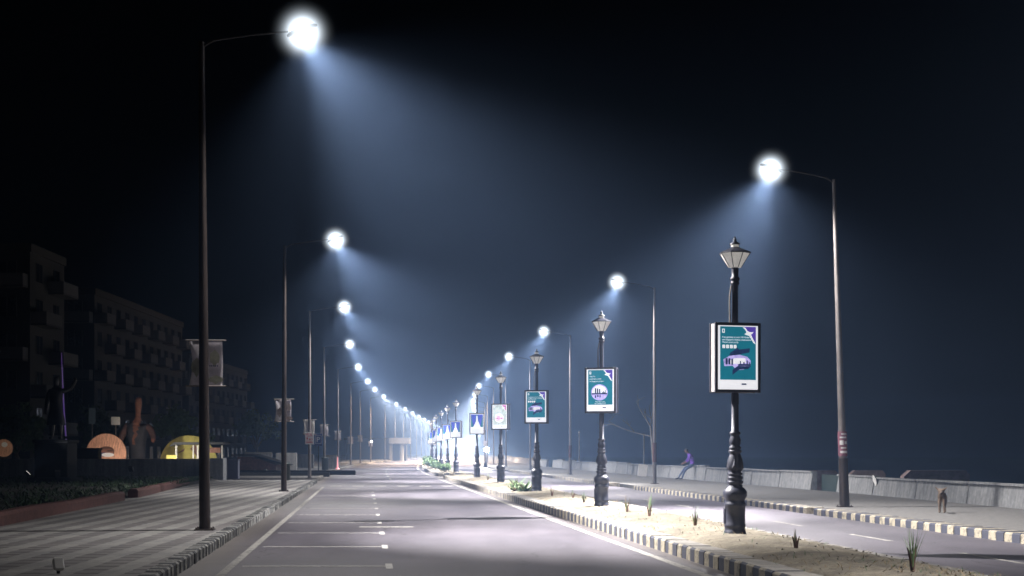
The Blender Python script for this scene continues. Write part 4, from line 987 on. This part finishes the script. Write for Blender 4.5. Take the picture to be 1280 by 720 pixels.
# boards among the plants
for (px, py, w, h, Y, m, lab) in ((144.5, 526, .55, .5, 90, 'sign_white', "small white notice board left of the tall figure sculpture"), (115, 520, .42, 1.0, 90, 'p_navy0', "tall blue grey panel on a stake left of the white notice")):
    z = ZC - (py - HZ) * Y / FPX; r = empty("notice_board", ((px - 640) * Y / FPX, Y, .15), 0, lab, "notice board")
    q = MB(); q.box((0, 0, z - .15), (w, .04, h), bev=.01); q.build("panel", M[m] if m in M else mat("blue_grey_panel", (.12, .17, .22), .6, .1), r)
    q = MB(); q.tube([(0, .05, -.05), (0, .05, z - .15)], .03, 6); q.build("stake", M['steel'], r)
# low walls, heaps and a hut farther along
lw = concrete_mat("pale_low_wall", (.20, .20, .20), (.32, .32, .31))
for (px0, px1, yt, Y, lab) in ((306, 340, 566, 112, "pale low wall left of the second pole, with a slim post"), (345, 371, 567, 108, "pale low wall seen right behind the second pole"), (373, 392, 568.5, 128, "low grey wall to the right of the pale one"), (408, 421, 569.5, 122, "short pale wall block next to the red cone")):
    x0, x1 = (px0 - 640) * Y / FPX, (px1 - 640) * Y / FPX; zt = ZC - (yt - HZ) * Y / FPX
    q = MB(); q.box(((x0 + x1) / 2, Y, zt / 2), (x1 - x0, .35, zt + .1), bev=.02); tag(q.build("low_wall", lw), lab, "wall")
r = empty("hut", ((300 - 640) * 104 / FPX, 104, .1), 0, "low hut with a dark sloping roof behind the utility cabinet", "hut")
q = MB(); q.prism([(-.2, -.1), (2.6, -.1), (2.6, .55), (.9, 1.15), (-.2, 1.15)], 0, 2.4); q.build("wall", M['brown'], r)
q = MB(); q.prism([(-.6, 1.35), (1.0, 1.35), (3.4, .62), (3.4, .5), (.95, 1.2), (-.6, 1.2)], -.3, 2.7); q.build("roof", M['black'], r)
r = empty("garden_bed", ((330 - 640) * 92 / FPX, 92, .15), 0, "dark raised kerbed bed beyond the side entrance", "kerb")
q = MB(); q.box((1.2, -6, .10), (7.5, .3, .26), bev=.03); q.build("edging", M['black'], r)
q = MB(); q.box((1.5, 1, .12), (8.5, .3, .30), bev=.03); q.build("edging", M['black'], r)
q = MB(); rnd = random.Random(9)
for _ in range(60):
    a = rnd.uniform(-2.2, 2.2); q.box((a, rnd.uniform(-1.6, 1.6), .1), (rnd.uniform(.1, .4), rnd.uniform(.1, .4), rnd.uniform(.1, .35)), rot=(rnd.uniform(-.5, .5), rnd.uniform(-.5, .5), rnd.uniform(0, 3)))
o = q.build("rubble", lw); o.location = ((345 - 640) * 96 / FPX, 96, .1); tag(o, "heap of broken pale rubble near the second pole", "rubble", kind="stuff")

# trees behind the wall (dark crowns)
def leafy_tree(loc, h, spread, label, seed):
    r = empty("tree", loc, 0, label, "tree", "dark trees behind the wall"); rnd = random.Random(seed)
    q = MB(); q.tube([(0, 0, -.2), (.1, 0, h * .3), (rnd.uniform(-.3, .3), 0, h * .6)], [.2, .15, .08], 8)
    tips = []
    for k in range(6):
        a = k * 1.05 + rnd.random(); e = Vector((math.cos(a) * spread * .6, math.sin(a) * spread * .6, h * rnd.uniform(.55, .9))); tips.append(e)
        q.tube([(.05, 0, h * rnd.uniform(.3, .5)), e * .6 + Vector((0, 0, h * .18)), e], [.08, .05, .02], 6)
    q.build("trunk", M['bark'], r)
    q = MB()
    for e in tips + [Vector((0, 0, h * .8)), Vector((0, 0, h * .95))]:
        for _ in range(4): leaf_cloud(q, e + Vector((rnd.gauss(0, .5), rnd.gauss(0, .5), rnd.gauss(0, .35))), (spread * .32, spread * .32, spread * .26), 70, .16, rnd)
    q.build("crown", M['hedge'], r); return r
for k, (px, Y, h, sp, lab) in enumerate(((225, 100, 4.2, 1.7, "dark leafy tree behind the yellow disc"), (120, 110, 4.6, 2.0, "dark leafy tree behind the orange disc"), (320, 150, 5.5, 2.2, "dark leafy tree beyond the low hut"), (20, 92, 4.0, 1.8, "dark leafy tree left of the statue"))):
    leafy_tree(((px - 640) * Y / FPX, Y, 0), h, sp, lab, k + 40)

# ------------------------------------------------------------------ apartment blocks
def block(x0, x1, y0, y1, floors, label, fh=3.0, stag=0):
    r = empty("apartment_block", ((x0 + x1) / 2, (y0 + y1) / 2, 0), 0, label, "building", "apartment blocks along the road")
    w, d, H = x1 - x0, y1 - y0, floors * fh
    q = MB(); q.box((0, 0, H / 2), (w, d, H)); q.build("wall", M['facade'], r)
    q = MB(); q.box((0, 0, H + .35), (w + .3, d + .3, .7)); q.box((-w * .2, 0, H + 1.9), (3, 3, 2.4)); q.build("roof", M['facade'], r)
    rnd = random.Random(floors + int(y0))
    wins, bal = [], []
    for f in range(floors):
        z = f * fh + 1.5
        n = max(1, int(d / 3.6))
        for k in range(n):
            yy = -d / 2 + (k + .5) * d / n; wins.append(((w / 2 + .01, yy, z), (.06, 1.5, 1.5)))
            if f and (k + f) % 2 == stag: bal.append(((w / 2 + .65, yy, z - 1.0), (1.3, d / n * .92, 0)))
        n = max(1, int(w / 3.6))
        for k in range(max(0, n - 4), n):
            xx = -w / 2 + (k + .5) * w / n; wins.append(((xx, -d / 2 - .01, z), (1.5, .06, 1.5)))
            if f and (k + f) % 2 == stag: bal.append(((xx, -d / 2 - .65, z - 1.0), (w / n * .92, 1.3, 0)))
    for c, s in wins[:90]:
        fr = MB().box(c, s).build("window", M['window'], r)
        q = MB(); wx = s[0] > s[1]
        for o_ in (-.78, 0, .78): q.box((c[0] + (o_ if wx else .02), c[1] + (-.02 if wx else o_), c[2]), ((.06, .08, 1.62) if wx else (.08, .06, 1.62)))
        q.build("frame", M['facade2'], fr)
    for c, s in bal[:90]:
        q = MB(); q.box((c[0], c[1], c[2] - .4), (s[0], s[1], .16)); b = q.build("balcony", M['facade'], r)
        q = MB(); hh = .95
        if s[0] > s[1]: q.box((c[0], c[1] - .6, c[2] + .16), (s[0], .1, hh)); q.box((c[0] - s[0] / 2 + .05, c[1] + .06, c[2] + .16), (.1, 1.18, hh)); q.box((c[0] + s[0] / 2 - .05, c[1] + .06, c[2] + .16), (.1, 1.18, hh))
        else: q.box((c[0] + .6, c[1], c[2] + .16), (.1, s[1], hh)); q.box((c[0] - .06, c[1] - s[1] / 2 + .05, c[2] + .16), (1.18, .1, hh)); q.box((c[0] - .06, c[1] + s[1] / 2 - .05, c[2] + .16), (1.18, .1, hh))
        q.build("parapet", M['facade2'], b)
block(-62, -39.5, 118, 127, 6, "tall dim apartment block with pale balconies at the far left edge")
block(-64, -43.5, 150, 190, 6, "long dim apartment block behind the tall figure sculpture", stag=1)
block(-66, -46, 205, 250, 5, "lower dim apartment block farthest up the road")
# gate house with pale columns far up the road
r = empty("gatehouse", ((497 - 640) * 245 / FPX, 245, .1), 0, "small pale gatehouse with columns in the mist at the road's end", "building")
q = MB(); q.box((0, 2, 1.6), (2.8, 3.4, 3.2)); q.build("wall", M['facade'], r)
for x in (-1.15, .75):
    q = MB(); q.lathe([(.45, 0), (.35, .2), (.32, 2.7), (.45, 2.9)], 10, c=(x, -.3, 0)); q.build("column", M['pave_plain'], r)
q = MB(); q.box((.3, .9, 3.4), (3.4, 4, 1.0), bev=.05); q.build("roof", M['pave_plain'], r)
r = empty("gatehouse", ((470 - 640) * 270 / FPX, 270, .1), 0, "wide flat roofed building left of the pale gatehouse", "building")
q = MB(); q.box((0, 2, 1.9), (11, 5, 3.8)); q.build("wall", M['facade'], r)
q = MB(); q.box((0, 2, 3.95), (11.8, 6, .3)); q.build("roof", M['facade'], r)
# bright lamp on a short post far along the promenade, with its sign
r = empty("bright_lamp", ((608 - 640) * 158 / FPX, 158, .13), 0, "dazzling white lamp on a short post far along the promenade", "lamp")
q = MB(); q.tube([(0, 0, 0), (0, 0, 1.6)], .05, 8); q.build("post", M['black'], r)
q = MB(); q.ell((0, 0, 1.75), (.28, .28, .28), 12, 8); q.build("bulb", M['lens'], r)
l = bpy.data.lights.new("lamp", 'POINT'); l.energy = 3500; l.color = (1, .95, .88); l.shadow_soft_size = .3; lo = bpy.data.objects.new("lamp", l); COL.objects.link(lo); lo.parent = r; lo.location = (0, -.4, 1.8)
r = empty("sign_post", ((606.5 - 640) * 140 / FPX, 140, .13), 0, "slim signpost standing before the dazzling promenade lamp", "sign")
q = MB(); q.tube([(0, 0, 0), (0, 0, 3.6)], [.06, .04], 8); q.lathe([(.2, 0), (.16, .25), (.06, .5)], 10); q.build("post", M['black'], r)
q = MB(); q.box((0, -.07, 2.3), (.34, .03, .5), bev=.01); q.build("panel", M['banner'], r)
